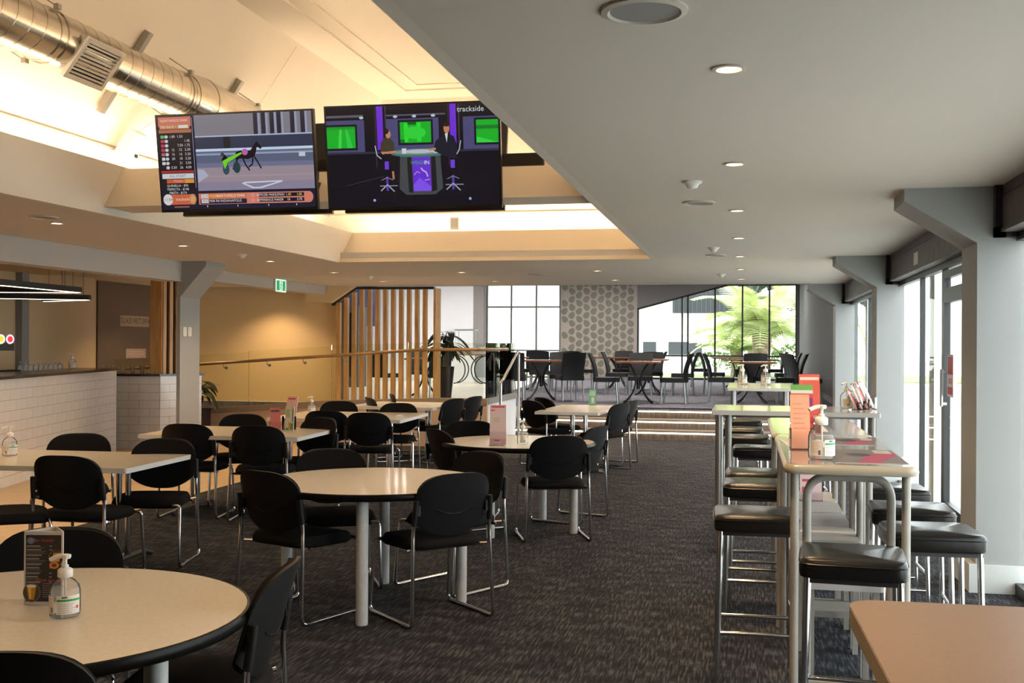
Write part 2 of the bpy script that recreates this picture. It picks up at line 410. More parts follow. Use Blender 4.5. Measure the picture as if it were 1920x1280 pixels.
# shelf of the cove, cove walls and the raked vault
sh = MB().box((-5.45, -2.9, 2.80), (OX0-.05, 13.5, 2.85)).box((OX1+.05, -2.9, 2.80), (-.35, 13.5, 2.85)).box((-5.45, 12.88, 2.80), (-.35, 13.5, 2.85)).box((-5.45, -2.9, 2.80), (-.35, -2.2, 2.85))
struct('ceiling_cove_shelf', sh, 'vault')
cw = MB().box((-5.36, -2.8, 2.85), (-5.3, 13.4, 3.14)).box((-.5, -2.8, 2.85), (-.44, 13.4, 3.14)).box((-5.36, 13.4, 2.85), (-.44, 13.46, 3.14)).box((-5.36, -2.86, 2.85), (-.44, -2.8, 3.14))
struct('wall_cove', cw, 'vault', 'upstand of the lit cove round the vault')
ZR = 4.5
def slab(pts, t=.05):
    mb = MB(); n = len(pts)
    mb.add([Vector(p) for p in pts]+[Vector(p)+Vector((0, 0, t)) for p in pts], [tuple(range(n)), tuple(range(2*n-1, n-1, -1))]+[(i, (i+1) % n, n+(i+1) % n, n+i) for i in range(n)]); return mb
VX0, VX1, VY0, VY1 = -4.35, -1.45, -1.85, 12.8
struct('ceiling_vault_left', slab([(-5.36, -2.86, 3.10), (-5.36, 13.46, 3.10), (VX0, VY1, ZR), (VX0, VY0, ZR)]), 'vault', 'steep left slope of the lit ceiling vault')
struct('ceiling_vault_right', slab([(-.44, -2.86, 3.10), (VX1, VY0, ZR), (VX1, VY1, ZR), (-.44, 13.46, 3.10)]), 'vault', 'steep right slope of the lit ceiling vault')
struct('ceiling_vault_end', slab([(-5.36, 13.46, 3.10), (-.44, 13.46, 3.10), (VX1, VY1, ZR), (VX0, VY1, ZR)]), 'vault')
struct('ceiling_vault_near', slab([(-5.36, -2.86, 3.10), (VX0, VY0, ZR), (VX1, VY0, ZR), (-.44, -2.86, 3.10)]), 'vault')
struct('ceiling_vault_flat', MB().box((VX0-.1, VY0-.1, ZR), (VX1+.1, VY1+.1, ZR+.06)), 'vault', 'flat top of the ceiling vault')
# stepped cornice round the flat top
k_ = 20
for off, dz in ((.33, .022), (.40, .035), (.60, .05)):
    for (x0, y0, x1, y1) in ((VX0-.05, VY0, VX0+off, VY1), (VX1-off, VY0, VX1+.05, VY1), (VX0+off, VY1-off, VX1-off, VY1+.05)):
        struct('trim_%d' % k_, MB().box((x0, y0, ZR-.012 if off > .5 else ZR-dz*(1.2-off)), (x1, y1, ZR+.03)), 'vault'); k_ += 1
def rake(x, d=.0): return 3.14+(x+5.3)*(ZR-3.14)/(VX0+5.3)-d
SA = math.atan((ZR-3.14)/(VX0+5.3))
for k, y in enumerate((4.9, 10.2)):
    o = MB().box((0, y-.006, -.0015), (1.6, y+.006, .002)).build('trim_%d' % (40+k), M['vault'], None, (-5.3, 0, 3.125), (0, -SA, 0)); o['kind'] = 'structure'
struct('trim_cove_line', MB().box((-5.30, -2.8, 3.125), (-5.285, 13.4, 3.14)), 'ceil')
# cove LED strips (lamps)
lc = 0
for nm, a, b, lab in (('left', (-5.02, -2.1, 2.852), (-4.97, 12.8, 2.868), 'warm LED strip hidden behind the left lip of the ceiling opening'),
                 ('right', (-.85, -2.1, 2.852), (-.80, 12.8, 2.868), 'warm LED strip hidden behind the right lip of the ceiling opening'),
                 ('end', (-4.9, 13.05, 2.852), (-.9, 13.10, 2.868), 'warm LED strip hidden behind the far lip of the ceiling opening')):
    tag(MB().box(a, b).build('cove_light_strip', M['cove']), lab, 'light strip')
# opaque roof over everything so no daylight leaks in
struct('roof', MB().box((-12.2, -6.2, 4.9), (1.8, 34, 5.0)).box((1.70, -6.2, 2.5), (1.8, 34, 4.9)), 'darkgrey')

# walls
struct('wall_back', MB().box((-12, -6.2, -.2), (1.9, -6, 5.1)), 'grey')
struct('wall_bar', MB().box((-9.8, -6, 0), (-9.6, 18.0, 2.6)), 'barwall', 'tan painted wall behind the bar')
struct('wall_outer', MB().box((-12.2, -6, -.2), (-12, 34, 5.1)), 'greyL')
struct('wall_ramp', MB().box((-11.95, 18.0, 0), (-6.95, 18.12, 2.6)), 'yellow', 'cream wall lit warm behind the ramp')
struct('trim_ramp_wall_end', MB().box((-6.95, 17.98, .45), (-6.80, 18.14, 2.2)), 'midgrey')
struct('beam_bar', MB().box((-6.84, -6, 2.21), (-6.6, 11.97, CZ)), 'greyL', 'pale grey bulkhead over the bar')
struct('beam_ramp', MB().box((-7.15, 12.47, 2.30), (-6.93, 17.38, CZ)), 'greyL', 'pale grey bulkhead beyond the column')
struct('ceiling_bar', MB().box((-9.62, -6, 2.41), (-6.84, 13.6, CZ-.001)), 'barwall')
# sloping soffit beside the slatted screen
struct('ceiling_soffit', MB().poly3([(-6.5, 17.6, CZ-.001), (-6.93, 17.6, 2.17), (-7.4, 17.6, 1.95+.25), (-7.4, 17.6, CZ-.001)], (0, .38, 0)), 'yellow')
# end of the low ceiling, upper level
struct('beam_end', MB().box((-12, 17.62, CZ), (1.75, 17.72, 3.6)), 'ceil')
for k_, (x_, y_) in enumerate(((-2.2, 21.5), (-2.2, 27.0), (-6.2, 21.5), (-6.2, 27.0), (.3, 30.0), (-4.4, 30.5), (-9.0, 24.5), (-8.6, 26.6), (-1.5, 18.9))):  # unseen fill lights, added on the high ceiling to brighten the raised level
    r_ = thing('added_fill_light', 'unseen square fill light added over the raised level, ' + ('near the steps', 'middle of the room', 'behind the timber slats', 'above the pale boards', 'by the gable window', 'before the leaf wallpaper', 'over the servery', 'close to the pale servery wall', 'just behind the top step')[k_], 'added fill light', (x_, y_, 3.449), 0, 'unseen fill lights added over the raised level')
    MB().box((-.3, -.3, -.02), (.3, .3, 0)).build('fill_light_frame', M['plastic'], r_); MB().box((-.27, -.27, -.024), (.27, .27, -.0205)).build('diffuser', M['fill_glow'], r_)
struct('ceiling_upper', MB().box((-12, 17.7, 3.45), (1.75, 33.5, 3.55)), 'midgrey', 'higher ceiling over the raised level')
struct('wall_right_upper', MB().box((1.56, 18.1, .2), (1.75, 33.4, 3.5)), 'darkgrey', 'charcoal wall along the right of the raised level')
# far wall Y = 33.2
FY = 33.15
struct('wall_far_leaf', MB().box((-5.54, FY, .2), (-3.2, FY+.2, 3.5)), 'paperbase', 'leaf-patterned wallpaper pier between the far windows')
struct('wall_far_left', MB().box((-12, FY, .2), (-7.9, FY+.2, 3.5)), 'white')
struct('wall_far_gable', MB().poly3([(-3.2, FY, 2.6), (-.5, FY, 3.32), (1.6, FY, 3.32), (1.6, FY, 3.5), (-3.2, FY, 3.5)], (0, .2, 0)), 'midgrey', 'grey gable over the far right window')
struct('wall_far_right', MB().box((1.5, FY, .2), (1.75, FY+.2, 3.5)), 'darkgrey')
struct('wall_servery', MB().box((-12, 29.0, UF), (-7.27, 29.2, 3.45)), 'white', 'bright white wall of the servery')
struct('wall_servery_return', MB().box((-7.268, 29.0, 1.45), (-6.98, 29.2, 3.45)), 'midgrey')
# leaf print on the wallpaper: flat ink, one sheet
cv = Canvas(.00001)
rr = random.Random(3)
for i in range(11):
    for j in range(13):
        cx = -5.42+i*.225+.0; cz = .55+j*.245+(.12 if i % 2 else 0)
        ang = R(35 if (i+j) % 2 else -38)+rr.uniform(-.15, .15)
        pts = []
        n = 22
        for k in range(n):
            t = 2*PI*k/n; r = 1+.16*math.cos(9*t)
            x, y = .088*math.sin(t)*r*(1-.25*math.cos(t)), .115*math.cos(t)*r
            pts.append((cx+x*math.cos(ang)-y*math.sin(ang), cz+x*math.sin(ang)+y*math.cos(ang)))
        if max(p[0] for p in pts) > -3.22 or min(p[0] for p in pts) < -5.53: continue
        cv.poly(pts, (.24, .235, .19))
        d = (-math.sin(ang), math.cos(ang))
        cv.line([(cx-d[0]*.09, cz-d[1]*.09), (cx+d[0]*.09, cz+d[1]*.09)], .010, (.34, .32, .27))
o = cv.build('leaf_print', M['print'], None, upright((0, FY-.004, 0))); o['kind'] = 'structure'; o['label'] = 'pattern of round grey-green leaves printed on wallpaper'

# far windows
def window(name, label, y, x0, x1, z0, top, mull, trans, fm='frame', t=.05):
    w_ = thing(name, label, None); w_['kind'] = 'structure'
    def zt(x):
        for (xa, za), (xb, zb) in zip(top, top[1:]):
            if xa-1e-6 <= x <= xb+1e-6: return za+(zb-za)*(x-xa)/(xb-xa)
        return top[-1][1]
    for x in mull: MB().box((x-t/2, y-.04, z0), (x+t/2, y+.04, zt(x)-.01)).build('mullion', M[fm], w_)
    for z in trans: MB().box((x0, y-.035, z-t/2), (x1, y+.035, z+t/2)).build('transom', M[fm], w_)
    MB().box((x0, y-.05, z0), (x1, y+.05, z0+.06)).build('sill', M[fm], w_)
    for (xa, za), (xb, zb) in zip(top, top[1:]):
        MB().poly3([(xa, y-.04, za-.06), (xb, y-.04, zb-.06), (xb, y-.04, zb), (xa, y-.04, za)], (0, .08, 0)).build('head', M[fm], w_)
    xs = [x0]+[x for x in mull if x0 < x < x1]+[x1]
    for a, b in zip(xs, xs[1:]):
        MB().poly3([(a, y+.002, z0), (b, y+.002, z0), (b, y+.002, zt(b)), (a, y+.002, zt(a))], (0, .008, 0)).build('pane', M['pane'], w_)
    return w_
window('window_1', 'tall black-framed gable window on the garden beyond the raised level', FY+.05, -3.2, 1.5, UF, [(-3.2, 2.6), (-.5, 3.32), (1.5, 3.32)], (-3.17, -1.85, -1.68, -.88, -.08, .70, 1.47), (1.17,))
window('window_2', 'white-lit window left of the leaf wallpaper', FY+.05, -7.9, -5.54, UF, [(-7.9, 3.42), (-5.54, 3.42)], (-7.87, -7.1, -6.31, -5.57), (2.64, 1.3), 'midgrey')

# ------------------------------------------------------------------ right-hand window wall: portal columns, pelmets, glazing
for k, (y, lab) in enumerate(((7.05, 'pale grey portal column nearest the brown table'), (12.2, 'pale grey portal column second along the window wall'), (17.6, 'pale grey portal column beside the steps'), (1.9, ''), (-3.3, ''))):
    w_ = thing('column', lab or None, None); w_['kind'] = 'structure'
    MB().box((1.37, y, 0), (1.65, y+.48, CZ)).build('column_shaft', M['grey'], w_)
    MB().poly3([(1.371, y+.001, 2.11), (.95, y+.001, 2.37), (.95, y+.001, CZ), (1.371, y+.001, CZ)], (0, .478, 0)).build('column_knee', M['grey'], w_)
    MB().box((1.33, y-.015, 0), (1.66, y+.49, .17)).build('skirting', M['skirt'], w_)
    st = thing('pelmet_bracket', 'dark steel bracket under the blind pelmet at the %s column' % ('first', 'second', 'third', 'fourth', 'fifth')[k], None); st['kind'] = 'structure'
    MB().box((1.46, y-.06, 2.14), (1.52, y-.002, CZ)).build('bracket_upright', M['steel'], st)
    MB().box((1.46, y-.06, 2.14), (1.66, y-.002, 2.20)).build('bracket_foot', M['steel'], st)
GX = 1.62
def bay(k, y0, y1, lab, door=None, mulls=()):
    w_ = thing('window_%d' % k, lab, None); w_['kind'] = 'structure'
    MB().box((GX-.03, y0, 0), (GX+.03, y1, .07)).build('sill', M['frame'], w_)
    MB().box((GX-.03, y0, 2.12), (GX+.03, y1, 2.2)).build('head', M['frame'], w_)
    for y, t in mulls: MB().box((GX-.02, y-t/2, .07), (GX+.025, y+t/2, 2.12)).build('mullion', M['frame'], w_)
    ys = [y0]+[m[0] for m in mulls]+[y1]
    for a, b in zip(ys, ys[1:]):
        if door and a >= door[0]-.01 and b <= door[1]+.01: continue
        MB().box((GX-.003, a+.001, .07), (GX+.003, b-.001, 2.12)).build('pane', M['pane'], w_)
    MB().box((1.50, y0, 2.19), (1.53, y1, CZ)).build('pelmet_board', M['pelmet'], w_)
    MB().box((1.49, y0, 2.17), (1.60, y1, 2.19)).build('pelmet_base', M['pelmet'], w_)
    MB().box((1.495, y0, 2.385), (1.5, y1, 2.395)).build('pelmet_joint', M['steel'], w_)
    if k == 3: MB().box((1.497, 10.25, 2.22), (1.4995, 10.5, 2.33)).build('pelmet_tag', M['plastic'], w_)
    MB().box((GX-.05, y0, 2.2), (GX+.05, y1, CZ)).build('spandrel', M['midgrey'], w_)
bay(3, 7.53, 12.2, 'glazed bay with a door between the first and second columns', (7.9, 9.62), ((7.9, .05), (9.62, .05), (10.8, .05)))
bay(4, 12.68, 17.6, 'glazed bay between the second and third columns', None, ((15.2, .05),))
bay(5, 2.38, 7.05, 'glazed bay right of the brown foreground table', None, ((4.6, .05), (5.8, .05)))
struct('wall_right', MB().box((1.6, -6, 0), (1.7, 1.9, CZ)), 'grey')
d_ = thing('door_1', 'black-framed glass door with a red and white notice', None, (GX, 7.9, 0)); d_['kind'] = 'structure'
fr = MB().box((-.025, .03, .07), (.025, .12, 2.1)).box((-.025, 1.6, .07), (.025, 1.69, 2.1)).box((-.025, .12, .07), (.025, 1.6, .22)).box((-.025, .12, 1.84), (.025, 1.6, 1.96)).box((-.025, .12, 2.04), (.025, 1.6, 2.1))
fr.build('door_frame', M['frame'], d_)
MB().box((-.004, .12, .22), (.004, 1.6, 1.84)).build('pane', M['pane'], d_); MB().box((-.004, .12, 1.96), (.004, 1.6, 2.04)).build('pane', M['pane'], d_)
MB().tube([(-.06, 1.5, 1.0), (-.06, 1.5, 1.3)], .012).box((-.06, 1.49, 1.01), (-.02, 1.51, 1.03)).box((-.06, 1.49, 1.27), (-.02, 1.51, 1.29)).build('handle', M['alu'], d_)
cv = Canvas(.0002); cv.rect(0, 0, .26, .34, (.8, .8, .8)); cv.rect(.02, .18, .24, .32, (.65, .05, .10)); cv.rect(.02, .02, .24, .08, (.65, .05, .10)); cv.rect(.05, .105, .21, .15, (.65, .3, .3))
n_ = cv.build('door_notice', M['print'], None, upright((GX-.012, 9.42, 1.08), R(-90))); tag(n_, 'red and white notice stuck on the glass door', 'notice')
struct('baseboard_right', MB().box((1.52, 18.1, UF), (1.56, 33.1, UF+.1)), 'midgrey')

# ------------------------------------------------------------------ left portal column, switches
w_ = thing('column', 'grey portal column between the bar and the ramp', None); w_['kind'] = 'structure'
MB().box((-6.665, 11.98, 0), (-6.62, 12.46, CZ)).build('column_shaft', M['grey'], w_)
MB().poly3([(-6.621, 11.981, 2.02), (-6.28, 11.981, 2.40), (-6.28, 11.981, CZ), (-6.621, 11.981, CZ)], (0, .478, 0)).build('column_knee', M['grey'], w_)
MB().poly3([(-6.665, 11.979, 2.02), (-6.62, 11.979, 2.02), (-6.28, 11.979, 2.40), (-6.28, 11.979, CZ), (-6.665, 11.979, CZ)], (0, -.01, 0)).build('column_face', M['grey'], w_)
sw = thing('light_switch', 'cream light switch plate on the grey column, nearer the bar', 'switch', (-6.618, 12.08, 1.61), 0, 'switches on the grey column')
MB().box((0, -.04, -.055), (.008, .04, .055)).build('plate', M['plastic'], sw)
for z in (-.03, 0, .03): MB().box((.008, -.012, z-.008), (.013, .012, z+.008)).build('rocker', M['plastic'], sw)
copy_tree(sw, (-6.618, 12.2, 1.61), None, 'cream light switch plate on the grey column, nearer the ramp')
so = thing('power_socket', 'white socket box low on the grey column', 'socket', (-6.618, 12.12, .42))
MB().box((0, -.035, -.07), (.03, .035, .07)).build('socket_body', M['plastic'], so); MB().box((.03, -.02, -.03), (.034, .02, .03)).build('socket_cover', M['grille'], so)

# ------------------------------------------------------------------ steps with lit noses
stp = thing('floor_steps', 'three charcoal steps with lit nosings up to the raised level', None, (0, 0, 0)); stp['kind'] = 'structure'
SX0, SX1 = -3.62, 1.5
for k in range(3):
    y = 17.2+.30*k; z1 = .15*(k+1)
    MB().box((SX0, y, z1-.15), (SX1, y+.02, z1-.035)).build('riser', M['step'], stp)
    MB().box((SX0, y-.035, z1-.028), (SX1, y+.32, z1)).build('tread', M['nose'] if k < 2 else M['carpet2'], stp)
    MB().box((SX0, y-.034, z1-.005), (SX1, y+.0, z1+.001)).build('nosing', M['steel'], stp)
    MB().box((SX0, y-.02, z1-.050), (SX1, y+.0, z1-.028)).build('light_strip', M['stepled'], stp)
struct('floor_step_core', MB().box((SX0, 17.225, 0), (1.6, 17.5, .118)).box((SX0, 17.525, 0), (1.6, 17.8, .268)).box((SX0, 17.825, 0), (1.6, 17.9, .418)), 'step')

# ------------------------------------------------------------------ ramp, its curb, glass balustrade and rail
RY = 15.2
def curb_z(x):
    pts = [(-11, .30), (-7.81, .50), (-5.94, .64), (-4.4, .70), (-3.6, .70)]
    for (a, za), (b, zb) in zip(pts, pts[1:]):
        if a <= x <= b: return za+(zb-za)*(x-a)/(b-a)
    return .7
struct('floor_ramp', MB().poly3([(-11, RY+.1, 0), (-3.7, RY+.1, 0), (-3.7, RY+.1, .45), (-4.6, RY+.1, .45), (-11, RY+.1, .05)], (0, 2.7, 0)), 'palefloor')
xs = [-11, -7.81, -5.94, -4.4, -3.6]
struct('wall_ramp_front', MB().poly3([(x, RY, curb_z(x)-.085) for x in xs]+[(-3.6, RY, 0), (-11, RY, 0)], (0, .1, 0)), 'peach', 'peach painted side wall of the ramp')
struct('trim_ramp_curb', MB().poly3([(x, RY-.012, curb_z(x)-.085) for x in xs]+[(x, RY-.012, curb_z(x)) for x in reversed(xs)], (0, .13, 0)), 'curb', 'brown capping along the top of the ramp wall')
struct('wall_ramp_cheek', MB().box((-3.66, RY+.1, 0), (-3.6, 17.22, .615)), 'white')
struct('trim_cheek_cap', MB().box((-3.70, RY+.1, .615), (-3.59, 17.6, .70)), 'midgrey')
gb = thing('glass_balustrade', 'frameless glass balustrade standing on the ramp wall', 'balustrade')
gx = [-9.55, -8.7, -7.30, -5.98, -4.8, -3.66]
for a, b in zip(gx, gx[1:]):
    MB().poly3([(a+.008, RY+.04, curb_z(a)+.001), (b-.008, RY+.04, curb_z(b)+.001), (b-.008, RY+.04, curb_z(b)+.80), (a+.008, RY+.04, curb_z(a)+.82)], (0, .012, 0)).build('pane', M['balu'], gb)
for a, b in ((RY+.12, 16.2), (16.22, 17.3)):
    MB().box((-3.652, a, .701), (-3.64, b, 1.5)).build('pane', M['balu'], gb)
hr = thing('timber_handrail', 'brown timber handrail along the ramp balustrade', 'handrail')
pth = fillet([(-9.5, RY-.06, 1.055), (-7.95, RY-.06, 1.16), (-5.89, RY-.06, 1.30), (-4.6, RY-.06, 1.395), (-3.60, RY-.06, 1.405), (-3.57, 16.4, 1.405)], .25, 6)
MB().tube(pth, .024, 10).build('rail', M['timber2'], hr)
for x in (-8.9, -7.65, -6.95, -6.38, -5.75, -5.0, -4.3):
    z = 1.16+(x+7.95)*.068 if x < -4.6 else 1.395
    MB().tube(fillet([(x, RY-.06, z-.02), (x, RY-.055, z-.075), (x, RY+.03, z-.08)], .03, 4), .007, 6).lathe([(0, 0), (.022, 0), (.022, .012), (0, .012)], (0, 0), 12, Matrix.Translation((x, RY+.036, z-.08)) @ Matrix.Rotation(R(90), 4, 'X')).build('bracket', M['steel2'], hr)
sr = thing('stair_handrail', 'stainless handrail on two posts at the left of the steps', 'handrail')
MB().tube(fillet([(-3.45, 15.42, 0), (-3.45, 15.42, .94), (-3.45, 15.6, .97), (-3.45, 16.60, 1.36), (-3.45, 16.72, 1.36), (-3.45, 16.72, 1.22)], .05, 5), .022, 10).build('rail', M['steel2'], sr)
MB().tube([(-3.45, 17.55, .30), (-3.45, 17.55, .45)], .02, 10)
MB().tube([(-3.45, 16.70, 0), (-3.45, 16.70, 1.33)], .021, 10).build('post', M['steel2'], sr)

# slatted timber screen
sc = thing('slatted_screen', 'screen of upright honey timber slats under a black rail', 'screen', (0, 17.75, 0))
def scz(x): return 2.43 if x > -6.5 else 2.43-(-6.5-x)*.62
MB().box((-6.5, -.03, 2.405), (-5.13, .09, 2.445)).build('top_rail', M['frame'], sc)
MB().poly3([(-6.95, -.03, 2.13), (-6.5, -.03, 2.405), (-6.5, -.03, 2.445), (-6.95, -.03, 2.17)], (0, .12, 0)).build('top_rail', M['frame'], sc)
MB().box((-6.95, -.02, UF), (-5.13, .08, UF+.03)).build('bottom_rail', M['frame'], sc)
sl_me = None
for k in range(12):
    x = -6.84+k*.1405
    MB().box((x-.033, -.012, UF+.03), (x+.033, .078, scz(x)-.02 if x > -6.5 else scz(x)-.04)).build('slat', M['timber'], sc)
for k in range(4):
    MB().box((-5.17, .10+k*.09, UF), (-5.13, .15+k*.09, 2.43)).build('slat', M['timber'], sc)
# ------------------------------------------------------------------ tiled bar
TW, TH, G = .297, .1135, .004
tile_me = MB().poly3([(G/2, 0, G/2), (TW-G/2, 0, G/2), (TW-G/2, 0, TH-G/2), (G/2, 0, TH-G/2)], (0, -.008, 0)).mesh('tile', M['tile'])
def tiled_face(root, p0, p1, z0, z1, off=0.0):
    """tiles on the vertical face from p0 to p1 (outside on the right of the walk reversed)"""
    a = Vector((*p0, 0)); b = Vector((*p1, 0)); L = (b-a).length; ang = math.atan2(b.y-a.y, b.x-a.x)
    rows = int(round((z1-z0)/TH)); th = (z1-z0)/rows
    for r in range(rows):
        u = -(TW/2 if r % 2 else 0)-off
        while u < L-.01:
            u0, u1 = max(u, 0), min(u+TW, L)
            if u1-u0 > .02:
                o = link('tile', tile_me, root); d = (b-a).normalized()
                o.location = a+d*u0+Vector((0, 0, z0+r*th)); o.rotation_euler = (0, 0, ang); o.scale = ((u1-u0)/TW, 1, th/TH)
            u += TW
bar = thing('bar_counter', 'long bar front of white brick tiles under a black top', 'bar', (0, 0, 0))
B0, B1 = (-8.29, 13.3), (-6.57, 7.0)      # far end, near end (beyond the frame)
dx, dy = (Vector(B1)-Vector(B0)).normalized(); nx, ny = dy, -dx   # into the bar
core = [(B0[0], B0[1]), (B1[0], B1[1]), (B1[0]+nx*.5, B1[1]+ny*.5), (B0[0]+nx*.5, B0[1]+ny*.5)]
MB().prism(core, 0, 1.10).build('bar_body', M['grout'], bar)
tiled_face(bar, (B1[0], B1[1]), (B0[0], B0[1]), 0.0, 1.10)
ex = [(B0[0]-dx*.04-nx*.07, B0[1]-dy*.04-ny*.07), (B1[0]-nx*.07, B1[1]-ny*.07), (B1[0]+nx*.56, B1[1]+ny*.56), (B0[0]-dx*.04+nx*.56, B0[1]-dy*.04+ny*.56)]
MB().prism(ex, 1.10, 1.13).build('bar_top', M['stone'], bar)
# glass-return counter, set back
rc = thing('return_counter', 'shorter white tiled counter corner beside the grey column', 'counter')
q0, q1, q2 = (-8.55, 13.70), (-7.92, 13.79), (-7.62, 14.4)
MB().prism([q0, q1, q2, (-9.5, 14.6), (-9.5, 13.62)], 0, 1.01).build('counter_body', M['grout'], rc)
tiled_face(rc, q0, q1, 0, 1.01, .1); tiled_face(rc, q1, q2, 0, 1.01)
MB().prism([(-8.6, 13.66), (-7.90, 13.75), (-7.58, 14.42), (-9.5, 14.64), (-9.5, 13.6)], 1.01, 1.04).build('counter_top', M['stone'], rc)
ts = thing('timber_slat_corner', 'honey timber panel with upright slats standing on the tiled counter', 'screen', (-7.92, 13.82, 1.041))
MB().box((-.17, 0, 0), (.0, .03, 1.37)).build('panel', M['timber'], ts)
d2 = (Vector(q2)-Vector(q1)).normalized()
for k in range(6):
    u = .03+k*.105; c_ = Matrix.Translation((d2.x*u, d2.y*u, 0)) @ Matrix.Rotation(math.atan2(d2.y, d2.x), 4, 'Z')
    MB().box((0, -.0, 0), (.052, .045, 1.37), c_).build('slat', M['timber'], ts)
MB().box((-.0, .045, 0), (.64, .06, 1.37), Matrix.Rotation(math.atan2(d2.y, d2.x), 4, 'Z')).build('backing', M['dark'], ts)
# wall pieces behind the bar
bp = thing('trim_bar_panel', 'dark brown full-height panel behind the glass return', None); bp['kind'] = 'structure'
MB().box((-9.6, 14.86, .9), (-9.57, 17.2, 2.41)).build('panel', M['darkpanel'], bp)
struct('trim_bar_pier', MB().box((-9.6, 12.99, .9), (-9.5, 13.14, 2.41)), 'midgrey')
# band of ceiling light grazing the bar wall
def sign(name, label, cat, loc, rz, W_, H_, paint, m='print', thick=.012):
    r = thing(name, label, cat, loc, rz)
    MB().box((-W_/2, .0012, -H_/2), (W_/2, thick, H_/2)).build('board', M['plastic'], r)
    cv = Canvas(.0001); paint(cv); cv.build('lettering', M[m], r, upright((0, 0, 0))); return r
def p_gr(c):
    c.rect(-.42, -.085, .42, .085, (.34, .26, .21)); c.text('GLASS RETURN', 0, 0, .125, (.05, .035, .03))
sign('glass_return_sign', 'long brown sign lettered GLASS RETURN on the dark panel', 'sign', (-9.565, 15.88, 1.815), R(90), .84, .17, p_gr)
def p_sm(c):
    c.rect(-.29, -.075, .29, .075, (.45, .34, .29)); c.text('WELCOME', 0, 0, .08, (.6, .42, .38)) if False else None
    c.line([(-.2, .03), (.2, .03)], .02, (.58, .42, .38)); c.line([(-.22, -.01), (.22, -.01)], .018, (.58, .42, .38)); c.line([(-.15, -.045), (.15, -.045)], .012, (.58, .42, .38))
sign('small_wall_notice', 'small pale notice below the GLASS RETURN sign', 'sign', (-9.565, 15.92, 1.30), R(90), .58, .15, p_sm)
# glasses in a row on the bar
gl = thing('wine_glass', 'upturned wine glass in the row on the bar top', 'glass', (0, 0, 0), 0, 'wine glasses lying ready on the bar')
MB().lathe([(.030, 0), (.034, .03), (.028, .06), (.006, .075)], (0, 0), 12).build('bowl', M['glassware'], gl)
MB().lathe([(.004, .07), (.004, .105)], (0, 0), 8).lathe([(0, .105), (.028, .105), (.028, .108), (0, .108)], (0, 0), 12).build('glass_stem', M['glassware'], gl)
ga, gb2 = Vector((-8.43, 11.5)), Vector((-8.62, 12.55))
ords = ('first', 'second', 'third', 'fourth', 'fifth', 'sixth', 'seventh', 'eighth', 'ninth', 'tenth')
for k in range(9):
    p = ga.lerp(gb2, k/8)
    lab = 'upturned wine glass, %s from the left in the row on the bar' % ords[k]
    if k == 0: gl.location = (p.x, p.y, 1.131); gl['label'] = lab
    else: copy_tree(gl, (p.x, p.y, 1.131), None, lab)
tr = thing('bar_mat', 'black rubber bar mat at the left end of the glasses', 'mat', (-8.40, 11.2, 1.131), R(-80))
MB().box((-.25, -.06, 0), (.25, .06, .012)).build('mat_base', M['rubber'], tr)
for k in range(8): MB().box((-.23+k*.06, -.05, .012), (-.2+k*.06, .05, .016)).build('mat_rib', M['rubber'], tr)
# stacked small glasses by the return
sg = thing('tumbler', 'tumbler on the glass return counter', 'glass', (0, 0, 0), 0, 'tumblers on the glass return counter')
MB().lathe([(0, .003), (.028, .003), (.035, .10), (.032, .10), (.026, .008), (0, .008)], (0, 0), 12).build('glass_body', M['glassware'], sg)
for k in range(6):
    lab = 'tumbler, %s from the left on the glass return counter' % ords[k]; p = (-9.05+k*.13, 14.2+.04*k, 1.041)
    if k == 0: sg.location = p; sg['label'] = lab
    else: copy_tree(sg, p, None, lab)
# backlit beer badges
bt = thing('beer_tap_font', 'black beer tap bar with round backlit badges', 'beer tap', (-8.62, 11.05, 1.131), R(75))
MB().box((-.42, -.04, .24), (.42, .04, .33)).box((-.3, -.02, 0), (-.24, .02, .24)).box((.18, -.02, 0), (.24, .02, .24)).build('tap_bar', M['steel'], bt)
for k, (cA, cB) in enumerate((((.9, .5, .8), (.9, .02, .02)), ((1, .9, .6), (.95, .45, .02)), ((.8, .8, .9), (.1, .3, .7)))):
    cv = Canvas(.0005); cv.ell(0, 0, .055, .055, cA, 24); cv.ell(0, 0, .036, .036, cB, 24)
    o = cv.build('badge', M['neon'], bt, upright((.36-.125*k, -.045, .375)))
    MB().lathe([(0, -.01), (.058, -.01), (.058, .012), (0, .012)], (0, 0), 20, Matrix.Translation((.36-.125*k, -.03, .375)) @ Matrix.Rotation(R(90), 4, 'X')).build('badge_case', M['plastic'], bt)
# V-shaped linear pendants over the bar
def pendant(label, pts, z, dz=.06):
    r = thing('linear_pendant_light', label, 'pendant light')
    for a, b in zip(pts, pts[1:]):
        a_, b_ = Vector((*a, z)), Vector((*b, z)); d = (b_-a_); ang = math.atan2(d.y, d.x); m4 = Matrix.Translation(a_) @ Matrix.Rotation(ang, 4, 'Z')
        MB().box((0, -.03, 0), (d.length, .03, dz), m4).build('pendant_body', M['steel'], r)
        MB().box((.02, -.022, -.004), (d.length-.02, .022, 0), m4).build('diffuser', M['pend'], r)
        for t in (.12, .88):
            p = a_.lerp(b_, t); MB().tube([(p.x, p.y, z+dz), (p.x, p.y, 2.41)], .003, 5).build('wire', M['steel'], r)
pendant('black V-shaped linear pendant glowing warm underneath, over the bar', [(-7.05, 8.3), (-7.28, 10.95), (-8.9, 10.6)], 2.03)
pendant('second black linear pendant hanging further back over the bar', [(-9.3, 11.4), (-7.95, 12.15), (-8.9, 12.6)], 2.0)

